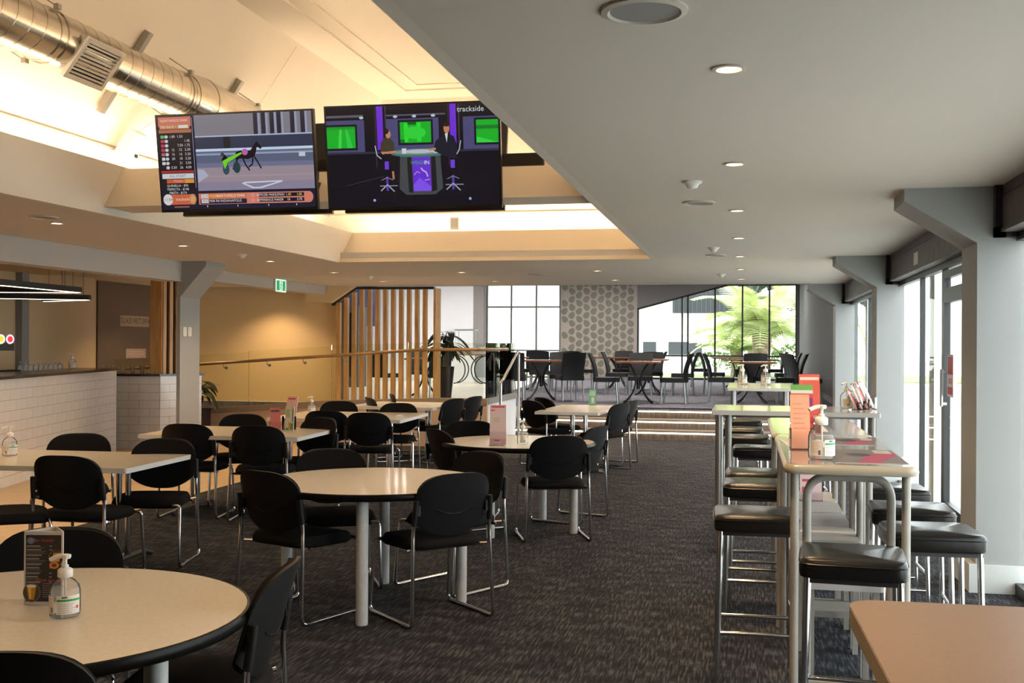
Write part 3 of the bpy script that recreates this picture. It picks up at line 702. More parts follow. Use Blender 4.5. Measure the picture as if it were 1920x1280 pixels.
# exit sign hung from the bulkhead
def p_exit(c):
    c.rect(-.19, -.095, .19, .095, (.5, .6, .52)); c.rect(-.16, -.075, .16, .075, (.01, .22, .07)); c.rect(-.05, -.07, .06, .07, (.5, .6, .52))
    c.ell(.01, .055, .018, .018, (.01, .22, .07), 12); c.line([(.01, .035), (0, -.01), (.03, -.06)], .022, (.01, .22, .07)); c.line([(0, -.01), (-.035, -.055)], .018, (.01, .22, .07)); c.line([(-.03, .02), (.045, .005)], .014, (.01, .22, .07))
ex_ = sign('exit_sign', 'green and white running-man exit sign under the ceiling', 'sign', (-6.895, 15.5, 2.35), R(90), .38, .19, p_exit, 'neon', .03)
MB().box((-.01, .005, .095), (.01, .02, .1)).build('hanger', M['plastic'], ex_)

# ------------------------------------------------------------------ lamps, speakers, detectors in the low ceiling
def down(x, y, lab, first=[None]):
    if first[0] is None:
        r = thing('downlight', lab, 'downlight', (x, y, CZ), 0, 'recessed round downlights')
        MB().lathe([(.058, -.0005), (.060, -.006), (.045, -.008), (.040, -.002)], (0, 0), 24).build('trim_ring', M['trimring'], r)
        MB().lathe([(0, -.003), (.041, -.003)], (0, 0), 20).build('lens', M['lens'], r)
        ld = bpy.data.lights.new('downlight_lamp', 'SPOT'); ld.energy = DOWN_W; ld.color = WARM; ld.spot_size = R(125); ld.spot_blend = .7; ld.shadow_soft_size = .045
        l = bpy.data.objects.new('lamp', ld); C.objects.link(l); l.parent = r; l.location = (0, 0, -.012)
        first[0] = r; return r
    return copy_tree(first[0], (x, y, CZ), None, lab)
wd = ('first', 'second', 'third', 'fourth', 'fifth', 'sixth', 'seventh', 'eighth', 'ninth')
for k in range(7): down(-.06, 3.89+2.045*k, 'glowing round downlight, %s from the camera in the right-hand row' % wd[k])
for k in range(5): down(-5.5, 7.95+2.05*k, 'glowing round downlight, %s from the camera in the left-hand row over the bar' % wd[k])
down(-3.74, 14.25, 'glowing downlight near the steps, left one of the nearer pair'); down(-1.89, 14.17, 'glowing downlight near the steps, right one of the nearer pair')
down(-3.75, 16.3, 'glowing downlight beyond the opening, left one of the farther pair'); down(-1.89, 16.2, 'glowing downlight before the leaf wallpaper, right one of the farther pair')
for x, y, lab in ((-.06, 1.85, 'downlight above the brown foreground table'), (-.06, -.2, 'downlight over the camera'), (-.06, -2.3, 'last downlight of the right row behind the camera'), (-5.5, 5.9, 'downlight left of the first rectangular table'), (-5.5, 3.85, 'downlight left of the near round table'), (-5.5, 1.8, 'downlight left of the camera'),
                  (-5.5, -.25, 'last downlight of the left row behind the camera'), (-3.7, -3.3, 'downlight behind the camera at the opening, left'), (-1.9, -3.3, 'downlight behind the camera at the opening, right'), (-8.0, 17.3, 'hidden downlight washing the cream ramp wall'), (-8.4, 9.4, 'hidden downlight over the near end of the bar'), (-8.6, 12.2, 'hidden downlight over the far end of the bar'), (-8.3, 15.1, 'hidden downlight over the glass return')):
    down(x, y, lab)
def ceiling_speaker(x, y, r_, lab):
    r = thing('ceiling_speaker', lab, 'speaker', (x, y, CZ))
    MB().lathe([(r_, 0), (r_, -.008), (r_*.86, -.012), (r_*.80, -.006)], (0, 0), 28).build('speaker_rim', M['ceil'], r)
    MB().lathe([(0, -.006), (r_*.80, -.006)], (0, 0), 24).build('speaker_mesh', M['midgrey'], r)
ceiling_speaker(-.29, 3.17, .125, 'large round speaker in the ceiling nearest the camera')
ceiling_speaker(-.31, 7.5, .11, 'flat round speaker beside the second downlight')
ceiling_speaker(-.31, 11.9, .11, 'small-looking round speaker further along the right ceiling')
ceiling_speaker(-2.81, 14.83, .13, 'round speaker in the ceiling above the steps')
ceiling_speaker(-5.33, 7.54, .11, 'round speaker in the ceiling left of the screens')
for k, (x, y) in enumerate(((-.31, 6.54), (-.31, 10.99), (-.32, 15.1), (-5.4, 11.1), (-5.3, 15.0))):
    r = thing('smoke_detector', 'white smoke detector, ' + ('nearest the camera on the right ceiling', 'second along the right ceiling', 'third along the right ceiling', 'above the exit sign side of the ceiling', 'small one near the slatted screen')[k], 'smoke detector', (x, y, CZ))
    MB().lathe([(.055, 0), (.055, -.012), (.04, -.018), (.03, -.038), (.012, -.045), (0, -.045)], (0, 0), 20).build('detector_body', M['plastic'], r)
    MB().lathe([(.060, 0), (.060, -.004), (.054, -.004)], (0, 0), 20).build('detector_base', M['plastic'], r)

# ------------------------------------------------------------------ duct in the vault
du = thing('spiral_duct', 'shiny galvanised spiral air duct hung in the vault', 'duct', (0, 0, 0))
A, B = Vector((-4.71, -1.2, 3.58)), Vector((-4.71, 8.45, 3.58)); DR = .187
MB().tube([A.lerp(B, t/10) for t in range(11)], DR, 40).build('duct_tube', M['duct'], du)
MB().tube([B, B+Vector((0, .06, 0)), B+Vector((0, .22, .0)), B+Vector((0, .30, 0)), B+Vector((0, 1.25, 0)), B+Vector((0, 1.27, 0))], [DR+.003, DR+.006, DR+.032, DR+.036, DR+.036, DR+.03], 40).build('duct_reducer', M['duct'], du)
for k in range(27):
    y = 4.5+k*.148
    if 6.55 < y < 6.75: continue
    seam = [(A.x+(DR+.0008)*math.cos(2*PI*j/40), y+.035*math.sin(2*PI*j/40), A.z+(DR+.0008)*math.sin(2*PI*j/40)) for j in range(40)]
    MB().tube(seam, .0022, 5, closed=True).build('seam', M['duct'], du)
for y, r_ in ((6.58, DR+.006), (6.66, DR+.008), (8.40, DR+.008), (8.50, DR+.012), (8.78, DR+.042)):
    MB().tube([(A.x, y, A.z), (A.x, y+.018, A.z)], r_, 40).build('collar', M['duct'], du)
sd = Vector((math.cos(SA), 0, math.sin(SA)))      # up the slope
for y in (7.97, 9.60):
    m4 = Matrix.Translation((-4.94, y, rake(-4.94))) @ Matrix.Rotation(-SA, 4, 'Y')
    MB().box((-.36, -.03, -.05), (.40, .03, -.005), m4).box((-.36, -.035, -.055), (.40, -.028, -.004), m4).build('hanger_rail', M['rod'], du)
for y in (6.62, 8.45, 9.75):
    for s_ in (-1, 1):
        c_ = A+sd*s_*(DR+.03)+Vector((0, y-A.y, 0))
        MB().box((c_.x-.018, c_.y-.02, c_.z-.018), (c_.x+.018, c_.y+.02, c_.z+.018)).tube([c_, c_+Vector((-.2, 0, .13))], .005, 6).build('strap_bolt', M['rod'], du)
gd = Vector((math.cos(R(38)), -.0, -math.sin(R(38))))
rot = Matrix((Vector((0, 1, 0)), Vector((-gd.z, 0, gd.x))*-1, gd)).transposed()
GM = Matrix.Translation(Vector((A.x, 7.02, A.z))+gd*.170) @ rot.to_4x4()
fr_ = MB(); GL, GW = .235, .165
for a_, b_ in (((-GL, -GW, 0), (GL, -GW+.035, .03)), ((-GL, GW-.035, 0), (GL, GW, .03)), ((-GL, -GW+.035, 0), (-GL+.035, GW-.035, .03)), ((GL-.035, -GW+.035, 0), (GL, GW-.035, .03))): fr_.box(a_, b_, GM)
fr_.box((-GL+.02, -GW+.02, -.05), (GL-.02, GW-.02, 0), GM)
gf = fr_.build('grille_frame', M['grille'], du)
MB().box((-GL+.035, -GW+.035, .0005), (GL-.035, GW-.035, .002), GM).build('grille_back', M['dark'], du)
for k in range(9):
    v = -GW+.052+k*(2*GW-.104)/8; MB().box((-GL+.035, v-.008, .006), (GL-.035, v+.006, .024), GM).build('louvre', M['grille'], gf)
# small projector-like box and cable on the left slope
ub = thing('cove_junction_box', 'cream junction box fixed over the cove beside the left screen', 'box', (-5.14, 8.45, 3.16))
MB().box((-.05, -.09, -.13), (.05, .09, .13), Matrix.Rotation(R(35), 4, 'Y')).build('box_body', M['plastic'], ub)
MB().box((.045, -.02, -.11), (.06, .01, -.08)).build('box_port', M['dark'], ub)
MB().tube(fillet([(.02, .05, .12), (.06, .2, .22), (.16, .35, .36)], .1, 4), .004, 5).build('cable', M['plastic'], ub)
# ------------------------------------------------------------------ stacking chair with sled frame
def back_surface(N=18, Mv=7):
    def outline(u):
        zt = .655+.150*(max(0, 1-abs(u)**3.6))**(1/2.8); zb = .555-.088*(max(0, 1-abs(u)**2.6))
        return zb, zt
    def pos(u, v, off):
        zb, zt = outline(u); z = zb+(zt-zb)*v; hw = .215+.012*math.sin(PI*min(1, (z-.47)/.33))
        x = hw*u; y = -.205-.10*(z-.47)/.33+.045*u*u-off*(1-.75*abs(u)**8)
        return Vector((x, y, z))
    return pos
def chair_meshes():
    pos = back_surface(); N, Mv = 20, 8
    us = [-math.cos(PI*i/N) for i in range(N+1)]; us = [math.copysign(abs(u)**.9, u) for u in us]
    def sheet(off_f, off_b, shrink=1.0):
        mb = MB(); vs = []
        for off in (off_f, off_b):
            for j in range(Mv+1):
                for u in us:
                    vs.append(pos(u*shrink, .5+(j/Mv-.5)*shrink, off))
        W_ = N+1; L = W_*(Mv+1); fs = []
        for k in (0, 1):
            for j in range(Mv):
                for i in range(N):
                    q = (k*L+j*W_+i, k*L+j*W_+i+1, k*L+(j+1)*W_+i+1, k*L+(j+1)*W_+i); fs.append(q if k else q[::-1])
        rim = [j*W_ for j in range(0)]
        for i in range(N): fs.append((i, i+1, L+i+1, L+i)); fs.append((Mv*W_+i+1, Mv*W_+i, L+Mv*W_+i, L+Mv*W_+i+1))
        for j in range(Mv): fs.append(((j+1)*W_, j*W_, L+j*W_, L+(j+1)*W_)); fs.append((j*W_+N, (j+1)*W_+N, L+(j+1)*W_+N, L+j*W_+N))
        mb.add(vs, fs, True); return mb
    shell = sheet(0, .014).mesh('back_shell', M['shell'])
    pad = sheet(-.022, -.001, .965).mesh('back_pad', M['fabric'])
    sm = [pos(-.52+1.04*t/12, 0, .0150) for t in range(13)]
    smile = MB().tube([Vector((p.x, p.y-.004-.0, .585-.032*(1-(p.x/.12)**2))) for p in sm], .0022, 5)
    pts = []
    for t in range(13):
        x = -.12+.24*t/12; z = .615-.030*(1-(x/.12)**2); u = x/.222; pts.append((x, -.205-.10*(z-.47)/.33+.045*u*u-.0150, z))
    smile = MB().tube(pts, .0028, 5).mesh('back_groove', M['rubber'])
    # seat cushion: superellipse rings
    mb = MB(); seg = 32; prof = [(0, .397), (.80, .397), (.94, .402), (1.0, .418), (.995, .436), (.93, .449), (.75, .455), (0, .457)]
    vs = []
    for s_, z in prof:
        for j in range(seg):
            a = 2*PI*j/seg; c_, q = math.cos(a), math.sin(a); e = .55
            x = .235*s_*math.copysign(abs(c_)**e, c_); y = .225*s_*math.copysign(abs(q)**e, q)
            zz = z-.016*max(0, y/.225)**2-.012*(x/.235)**2*(1 if z < .44 else -.4)
            vs.append((x*(1+.04*y/.225), y, zz))
    fs = [(i*seg+j, i*seg+(j+1) % seg, (i+1)*seg+(j+1) % seg, (i+1)*seg+j) for i in range(len(prof)-1) for j in range(seg)]
    seat = mb.add(vs, fs, True).mesh('seat', M['fabric'])
    frames = []
    for s_ in (-1, 1):
        p = fillet([(s_*.227, -.240, .655), (s_*.234, -.222, .50), (s_*.250, -.245, .011), (s_*.250, .235, .011), (s_*.240, .200, .405), (s_*.19, .195, .405)], .035, 5)
        frames.append(MB().tube(p, .0105, 8).mesh('sled_frame', M['chrome']))
    bars = MB().tube([(-.235, -.15, .392), (.235, -.15, .392)], .009, 6).tube([(-.2, .15, .392), (.2, .15, .392)], .009, 6)
    for s_ in (-1, 1): bars.tube([(s_*.17, -.15, .392), (s_*.17, .19, .400)], .009, 6).tube([(s_*.235, -.2, .402), (s_*.19, -.16, .398)], .008, 6)
    bars = bars.mesh('seat_support', M['chrome'])
    caps = []
    for s_ in (-1, 1): caps.append(MB().tube([(s_*.2265, -.2415, .668), (s_*.2265, -.2415, .665), (s_*.229, -.2345, .60), (s_*.232, -.2262, .535)], [.008, .015, .0155, .0145], 10).box((s_*.212-.012, -.240, .585), (s_*.212+.012, -.216, .64)).mesh('frame_cap', M['shell'])); caps += [MB().tube([(s_*.250, y_, .006), (s_*.250, y_+.06, .006)], .0125, 6).mesh('glide', M['shell']) for y_ in (-.2, .14)]
    return (('seat', seat), ('backrest', shell), ('back_pad', pad), ('back_groove', smile), ('leg_frame', frames[0]), ('leg_frame', frames[1]), ('seat_support', bars), *((m_.name.split('.')[0], m_) for m_ in caps))
_cm = chair_meshes()
def chair(bx, by, rz, label, group):
    a = R(rz); d = (-math.sin(a), math.cos(a)); r = thing('stacking_chair', label, 'chair', (bx+d[0]*.30, by+d[1]*.30, 0), a, group)
    for n_, me in _cm: link(n_, me, r)
    return r
G1, G2, G3 = 'chairs around the near round table', 'chairs around the middle round table', 'chairs around the far round table'
CH = [
 (-2.43, 3.55, 205, 'black chair whose wide back rises behind the near table and menu', G1),
 (-1.37, 3.17, 101, 'black chair seen side-on at the right of the near round table', G1),
 (-1.62, 2.10, 12, 'black chair back cut off at the bottom left corner of the photo', G1),
 (-2.50, 5.38, -22, 'black chair at the front left of the middle round table', G2),
 (-1.46, 5.56, 46, 'black chair with chrome runners at the front right of the middle round table', G2),
 (-2.60, 6.62, 208, 'black chair behind the middle round table, left one', G2),
 (-1.60, 6.72, 150, 'black chair behind the middle round table, right one', G2),
 (-2.43, 8.42, -46, 'black chair seen edge-on at the left of the far round table', G3),
 (-2.36, 9.38, 186, 'black chair behind the far round table and pink brochure', G3),
 (-1.34, 8.02, 20, 'black chair in front of the far round table beside the aisle', G3),
 (-1.17, 9.10, 72, 'black chair turned sideways at the right of the far round table', G3),
 (-3.97, 5.80, 2, 'black chair in front of the leftmost rectangular table', 'chairs at the first rectangular table'),
 (-4.80, 7.24, 205, 'black chair between the leftmost table and the tiled bar', 'chairs at the first rectangular table'),
 (-3.98, 7.02, 193, 'black chair at the right end of the leftmost table, facing the camera', 'chairs at the first rectangular table'),
 (-4.62, 5.72, -50, 'black chair cut off by the left edge of the photo', 'chairs at the first rectangular table'),
 (-3.90, 8.30, 10, 'black chair in front of the table with the green menu, right one', 'chairs at the second rectangular table'),
 (-4.56, 8.34, 8, 'black chair in front of the table with the green menu, left one', 'chairs at the second rectangular table'),
 (-4.66, 9.64, 200, 'black chair behind the table with the green menu, before the ramp wall', 'chairs at the second rectangular table'),
 (-3.76, 9.40, 158, 'black chair at the right end of the table with the green menu', 'chairs at the second rectangular table'),
 (-4.12, 10.35, 10, 'black chair half hidden behind the green menu', 'chairs at the third rectangular table'),
 (-4.66, 12.15, 196, 'black chair behind the third table, beside the sanitiser', 'chairs at the third rectangular table'),
 (-3.62, 10.20, 10, 'black chair in front of the third rectangular table', 'chairs at the third rectangular table'),
 (-3.86, 11.95, 188, 'black chair behind the right end of the third table', 'chairs at the third rectangular table'),
 (-4.66, 13.12, -56, 'black chair at the left of the fourth table, nearer one', 'chairs at the fourth rectangular table'),
 (-4.66, 14.05, -72, 'black chair at the left of the fourth table, farther one', 'chairs at the fourth rectangular table'),
 (-3.50, 13.15, 66, 'black chair at the right of the fourth table, nearer one', 'chairs at the fourth rectangular table'),
 (-3.42, 13.85, 72, 'black chair at the right of the fourth table, farther one', 'chairs at the fourth rectangular table'),
 (-2.55, 13.0, -40, 'black chair at the left of the square table by the steps, nearer one', 'chairs at the table by the steps'),
 (-2.55, 13.75, -45, 'black chair at the left of the square table by the steps, farther one', 'chairs at the table by the steps'),
 (-1.38, 12.75, 64, 'black chair at the right of the square table by the steps, nearer one', 'chairs at the table by the steps'),
 (-1.33, 13.55, 74, 'black chair at the right of the square table by the steps, farther one', 'chairs at the table by the steps'),
]
for c_ in CH: chair(*c_)

# ------------------------------------------------------------------ tables
def round_table(x, y, r_, label, rz, z=.70):
    t = thing('round_table', label, 'table', (x, y, 0), R(rz))
    MB().lathe([(0, z-.03), (r_-.012, z-.03), (r_-.012, z), (0, z)], (0, 0), 72).build('tabletop', M['top'], t)
    MB().lathe([(r_-.012, z+.001), (r_-.004, z-.001), (r_, z-.010), (r_+.001, z-.022), (r_-.004, z-.034), (r_-.016, z-.038), (r_-.03, z-.036)], (0, 0), 72).build('rubber_edge', M['rubber'], t)
    for k in range(4):
        a = R(45+90*k); rr_ = r_*.78; c_ = (rr_*math.cos(a), rr_*math.sin(a))
        MB().lathe([(0, 0), (.030, 0), (.032, .01), (.032, z-.045), (0, z-.045)], c_, 20).build('leg', M['leg'], t)
        MB().lathe([(0, z-.045), (.05, z-.045), (.05, z-.037), (0, z-.037)], c_, 16).build('leg_plate', M['rubber'], t)
    return t
round_table(-2.03, 2.79, .64, 'cream round table with black rubber edge nearest the camera', 32)
round_table(-2.07, 5.96, .64, 'cream round table on thick white legs in the middle of the floor', 57)
round_table(-1.78, 8.62, .62, 'cream round table holding the pink brochure stand', 31)
def rect_table(x0, y0, x1, y1, label, rz=0, z=.70, edge='edgew', topm='topgrey', legx=.28):
    cx, cy = (x0+x1)/2, (y0+y1)/2; W_, D_ = abs(x1-x0), abs(y1-y0)
    t = thing('rectangular_table', label, 'table', (cx, cy, 0), R(rz))
    MB().prism(rrect(-W_/2, -D_/2, W_/2, D_/2, .012, 2), z-.032, z-.002).build('table_edge', M[edge], t)
    MB().prism(rrect(-W_/2+.001, -D_/2+.001, W_/2-.001, D_/2-.001, .011, 2), z-.002, z).build('tabletop', M[topm], t)
    for s_ in (-1, 1):
        for q in (-1, 1): MB().tube([(s_*(W_/2-legx), q*.06, .06), (s_*(W_/2-legx), q*.06, z-.032)], .019, 12).build('leg', M['chrome'], t)
        MB().tube(fillet([(s_*(W_/2-legx), -D_*.40, .012), (s_*(W_/2-legx), -D_*.30, .045), (s_*(W_/2-legx), D_*.30, .045), (s_*(W_/2-legx), D_*.40, .012)], .08, 4), .017, 8).build('foot_bar', M['steel'], t)
        MB().box((s_*(W_/2-legx)-.03, -D_*.35, z-.045), (s_*(W_/2-legx)+.03, D_*.35, z-.032)).build('under_plate', M['steel'], t)
    return t
rect_table(-5.35, 6.06, -3.75, 7.02, 'pale rectangular table at the left with a sanitiser bottle', 3)
rect_table(-5.05, 8.42, -3.63, 9.45, 'pale rectangular table with the green and white menu stand', 3)
rect_table(-4.90, 10.62, -3.46, 11.85, 'pale rectangular table third from the camera, before the ramp', 3)
rect_table(-4.85, 12.85, -3.68, 14.1, 'pale rectangular table farthest back beside the ramp', -3)
rect_table(-2.37, 12.5, -1.61, 14.1, 'pale table by the foot of the steps with a small green menu', -2, legx=.30)
# brown table bottom right
t = thing('brown_table', 'brown laminate table cut off at the bottom right corner of the photo', 'table', (.21, 1.05, 0), R(1.5))
MB().prism(rrect(0, 0, 1.12, 1.03, .05, 7), .985, 1.018).build('table_edge', M['plyedge'], t)
MB().prism(rrect(.001, .001, 1.119, 1.029, .05, 7), 1.018, 1.02).build('tabletop', M['browntop'], t)
for x, y in ((.12, .12), (1.0, .12), (1.0, .80), (.30, .70)): MB().tube([(x, y, 0), (x, y, .985)], .022, 10).build('leg', M['leg'], t)
# glossy cream leaners end to end, rounded tube end frames
def leaner(x0, y0, x1, y1, label, rz=0):
    cx, cy = (x0+x1)/2, (y0+y1)/2; W_, D_ = x1-x0, y1-y0; z = 1.02
    t = thing('high_table', label, 'high table', (cx, cy, 0), R(rz))
    b = MB(); outer = rrect(-W_/2, -D_/2, W_/2, D_/2, .05, 6); n = len(outer)
    def ring(off, zz): return [(p[0]*(1-off/(W_/2)), p[1]*(1-off/(D_/2)), zz) for p in outer]
    rings = [ring(.03, z-.042), ring(.006, z-.038), ring(0, z-.024), ring(.003, z-.008), ring(.014, z)]
    vs = [v for r_ in rings for v in r_]
    b.add(vs, [(i*n+j, i*n+(j+1) % n, (i+1)*n+(j+1) % n, (i+1)*n+j) for i in range(len(rings)-1) for j in range(n)], True)
    b.add(ring(.03, z-.042), [tuple(range(n-1, -1, -1))]); b.build('table_edge', M['creamedge'], t)
    MB().prism([(p[0]*(1-.014/(W_/2)), p[1]*(1-.014/(D_/2))) for p in outer], z-.004, z+.001).build('tabletop', M['creamtop'], t)
    for s_ in (-1, 1):
        y = s_*(D_/2-.07)
        for q in (-1, 1): MB().tube([(q*(W_/2-.045), y, 0), (q*(W_/2-.045), y, z-.042)], .017, 12).build('leg', M['cream'], t)
        MB().tube(fillet([(-(W_/2-.095), y-s_*.045, .0), (-(W_/2-.095), y-s_*.045, z-.058), ((W_/2-.095), y-s_*.045, z-.058), ((W_/2-.095), y-s_*.045, .0)], .09, 8), .017, 12).build('end_hoop', M['cream'], t)
        MB().box((-(W_/2-.1), y-s_*.045-.012, .12), ((W_/2-.1), y-s_*.045+.012, .15)).build('foot_rail', M['cream'], t)
    return t
h1 = leaner(.15, 4.40, .66, 5.83, 'glossy cream high table nearest the camera with rounded edge', 0)
h2 = leaner(.14, 5.87, .65, 7.22, 'glossy cream high table end-on behind the nearest one', 0)
# papers and magazine pages lying under the glossy top
def paper(name, label, x, y, rz, w_, h_, paint, z=1.0215):
    r = thing(name, label, 'paper', (x, y, z), R(rz)); MB().box((-w_/2, -h_/2, 0), (w_/2, h_/2, .0012)).build('sheet', M['plastic'], r)
    cv = Canvas(.0001); paint(cv, w_, h_); cv.build('sheet_print', M['print'], r, Matrix.Translation((0, 0, .0013))); return r
def page_dark(c, w_, h_):
    c.rect(-w_/2, -h_/2, w_/2, h_/2, (.10, .09, .09)); c.poly([(-w_*.2, -h_*.5), (w_*.1, -h_*.5), (w_*.5, h_*.1), (w_*.5, h_*.3), (w_*.05, h_*.1)], (.24, .02, .06)); c.ell(-.02, .05, .05, .07, (.02, .02, .03)); c.rect(w_*.2, h_*.2, w_*.45, h_*.45, (.3, .28, .26))
def page_lines(c, w_, h_):
    c.rect(-w_/2, -h_/2, w_/2, h_/2, (.50, .47, .43))
    for k in range(7): c.rect(-w_*.42, h_*.4-k*h_*.11, w_*.1+w_*.3*((k*7) % 3)/3, h_*.4-k*h_*.11+.008, (.25, .22, .20))
paper('racing_poster', 'dark red and black racing sheet on the nearest high table', .49, 4.78, 0, .28, .58, page_dark)
paper('printed_sheet', 'pale printed sheet at the left of the nearest high table', .28, 5.35, 4, .20, .42, page_lines)
paper('printed_sheet', 'dark picture sheet at the far end of the nearest high table', .50, 5.5, -6, .22, .38, page_dark)
paper('printed_sheet', 'striped printed sheet on the second glossy high table', .36, 6.3, 0, .16, .4, page_lines)
def high_rect(x0, y0, x1, y1, label, legs):
    z = 1.02; t = thing('high_table', label, 'high table', ((x0+x1)/2, (y0+y1)/2, 0)); W_, D_ = x1-x0, y1-y0
    MB().prism(rrect(-W_/2, -D_/2, W_/2, D_/2, .01, 2), z-.032, z-.002).build('table_edge', M['edgew'], t)
    MB().box((-W_/2+.001, -D_/2+.001, z-.002), (W_/2-.001, D_/2-.001, z)).build('tabletop', M['hitop'], t)
    for x, y in legs: MB().tube([(x*W_/2, y*D_/2, 0), (x*W_/2, y*D_/2, z-.032)], .024, 12).build('leg', M['silver'], t)
    MB().box((-W_/2*.88, -.02, z-.07), (W_/2*.88, .02, z-.032)).build('apron', M['silver'], t)
    return t
high_rect(-.23, 7.92, .92, 8.68, 'pale high table across the aisle end behind the glossy ones', ((-.92, -.7), (-.92, .7), (.92, -.7), (.92, .7), (-.80, -.7)))
high_rect(-.19, 12.2, .56, 13.9, 'pale high table nearest the steps carrying two bottles', ((-.84, -.8), (-.84, .8), (.84, -.8), (.84, .8), (.65, -.8)))
# low grey nest tables in a row beneath
ords2 = ('nearest the camera', 'second in the row', 'third in the row', 'fourth in the row', 'fifth in the row', 'sixth in the row')
for k in range(6):
    y = 4.62+k*.47
    t = thing('low_table', 'low grey table under the glossy high tables, ' + ords2[k], 'low table', (.40, y+.22, 0), 0, 'low tables pushed in a row under the leaners')
    MB().prism(rrect(-.16, -.225, .155, .225, .015, 2), .49, .53).build('tabletop', M['lowtop'], t)
    for a, b in ((-.13, -.19), (.125, -.19), (-.13, .19), (.125, .19)): MB().box((a-.013, b-.013, 0), (a+.013, b+.013, .49)).build('leg', M['cream'], t)
    MB().box((-.13, -.20, .40), (.125, -.18, .44)).build('rail', M['cream'], t)
# bar stools
def stool_parts():
    b = MB(); seg = 40; prof = [(0, .665), (.94, .665), (.985, .668), (1.0, .680), (1.0, .715), (.985, .728), (.94, .735), (0, .738)]; vs = []
    for s_, z in prof:
        for j in range(seg):
            a = 2*PI*j/seg; c_, q = math.cos(a), math.sin(a); e = .22
            vs.append((.185*s_*math.copysign(abs(c_)**e, c_), .185*s_*math.copysign(abs(q)**e, q), z-(.006 if s_ == 0 else 0)))
    seat = b.add(vs, [(i*seg+j, i*seg+(j+1) % seg, (i+1)*seg+(j+1) % seg, (i+1)*seg+j) for i in range(len(prof)-1) for j in range(seg)], True).mesh('seat', M['leather'])
    seam = MB().tube([(.186*math.copysign(abs(math.cos(2*PI*j/40))**.22, math.cos(2*PI*j/40)), .186*math.copysign(abs(math.sin(2*PI*j/40))**.22, math.sin(2*PI*j/40)), .716) for j in range(40)], .0025, 4, closed=True).mesh('seat_piping', M['leather'])
    legs = [MB().tube([(x*.155, y*.155, .665), (x*.170, y*.170, 0)], .0125, 10).mesh('leg', M['chrome']) for x, y in ((-1, -1), (1, -1), (1, 1), (-1, 1))]
    fr_ = MB().box((-.165, -.165, .648), (.165, .165, .664)).mesh('seat_board', M['steel'])
    rails = []
    for (a, b_, z) in (((-1, -1), (1, -1), .22), ((1, -1), (1, 1), .30), ((1, 1), (-1, 1), .22), ((-1, 1), (-1, -1), .30)):
        rails.append(MB().tube([(a[0]*.163, a[1]*.163, z), (b_[0]*.163, b_[1]*.163, z)], .0095, 8).mesh('foot_rail', M['chrome']))
    return [('seat', seat), ('seat_piping', seam), ('seat_board', fr_)]+[('leg', l) for l in legs]+[('foot_rail', r_) for r_ in rails]
_st = stool_parts()
def stool(x, y, rz, label, group='black bar stools around the high tables'):
    r = thing('bar_stool', label, 'bar stool', (x, y, 0), R(rz), group)
    for n_, me in _st: link(n_, me, r)
stool(.385, 4.14, -4, 'black vinyl bar stool in front of the nearest high table')
stool(.05, 5.06, 2, 'black bar stool at the left of the nearest high table, closest one')
stool(.07, 6.16, 0, 'black bar stool on the left side, second along the glossy tables')
stool(.08, 6.70, 3, 'black bar stool on the left side, third along the glossy tables')
stool(.10, 8.30, 0, 'black bar stool pushed under the pale high table')
stool(.02, 9.30, 0, 'black bar stool half hidden behind the pale high table')
stool(.75, 4.76, 3, 'black bar stool nearest the window side, closest to the camera')
stool(.76, 5.40, -2, 'black bar stool on the window side, second from the camera')
stool(.76, 6.14, 2, 'black bar stool on the window side, third from the camera')
stool(.50, 9.35, 4, 'black bar stool beyond the pale high table, window side')
for k, (x, y) in enumerate(((-.02, 10.2), (.45, 10.3), (-.02, 11.3), (.45, 11.4))):
    stool(x, y, 2*k, 'black bar stool standing between the two pale high tables, ' + ('near left', 'near right', 'far left', 'far right')[k])

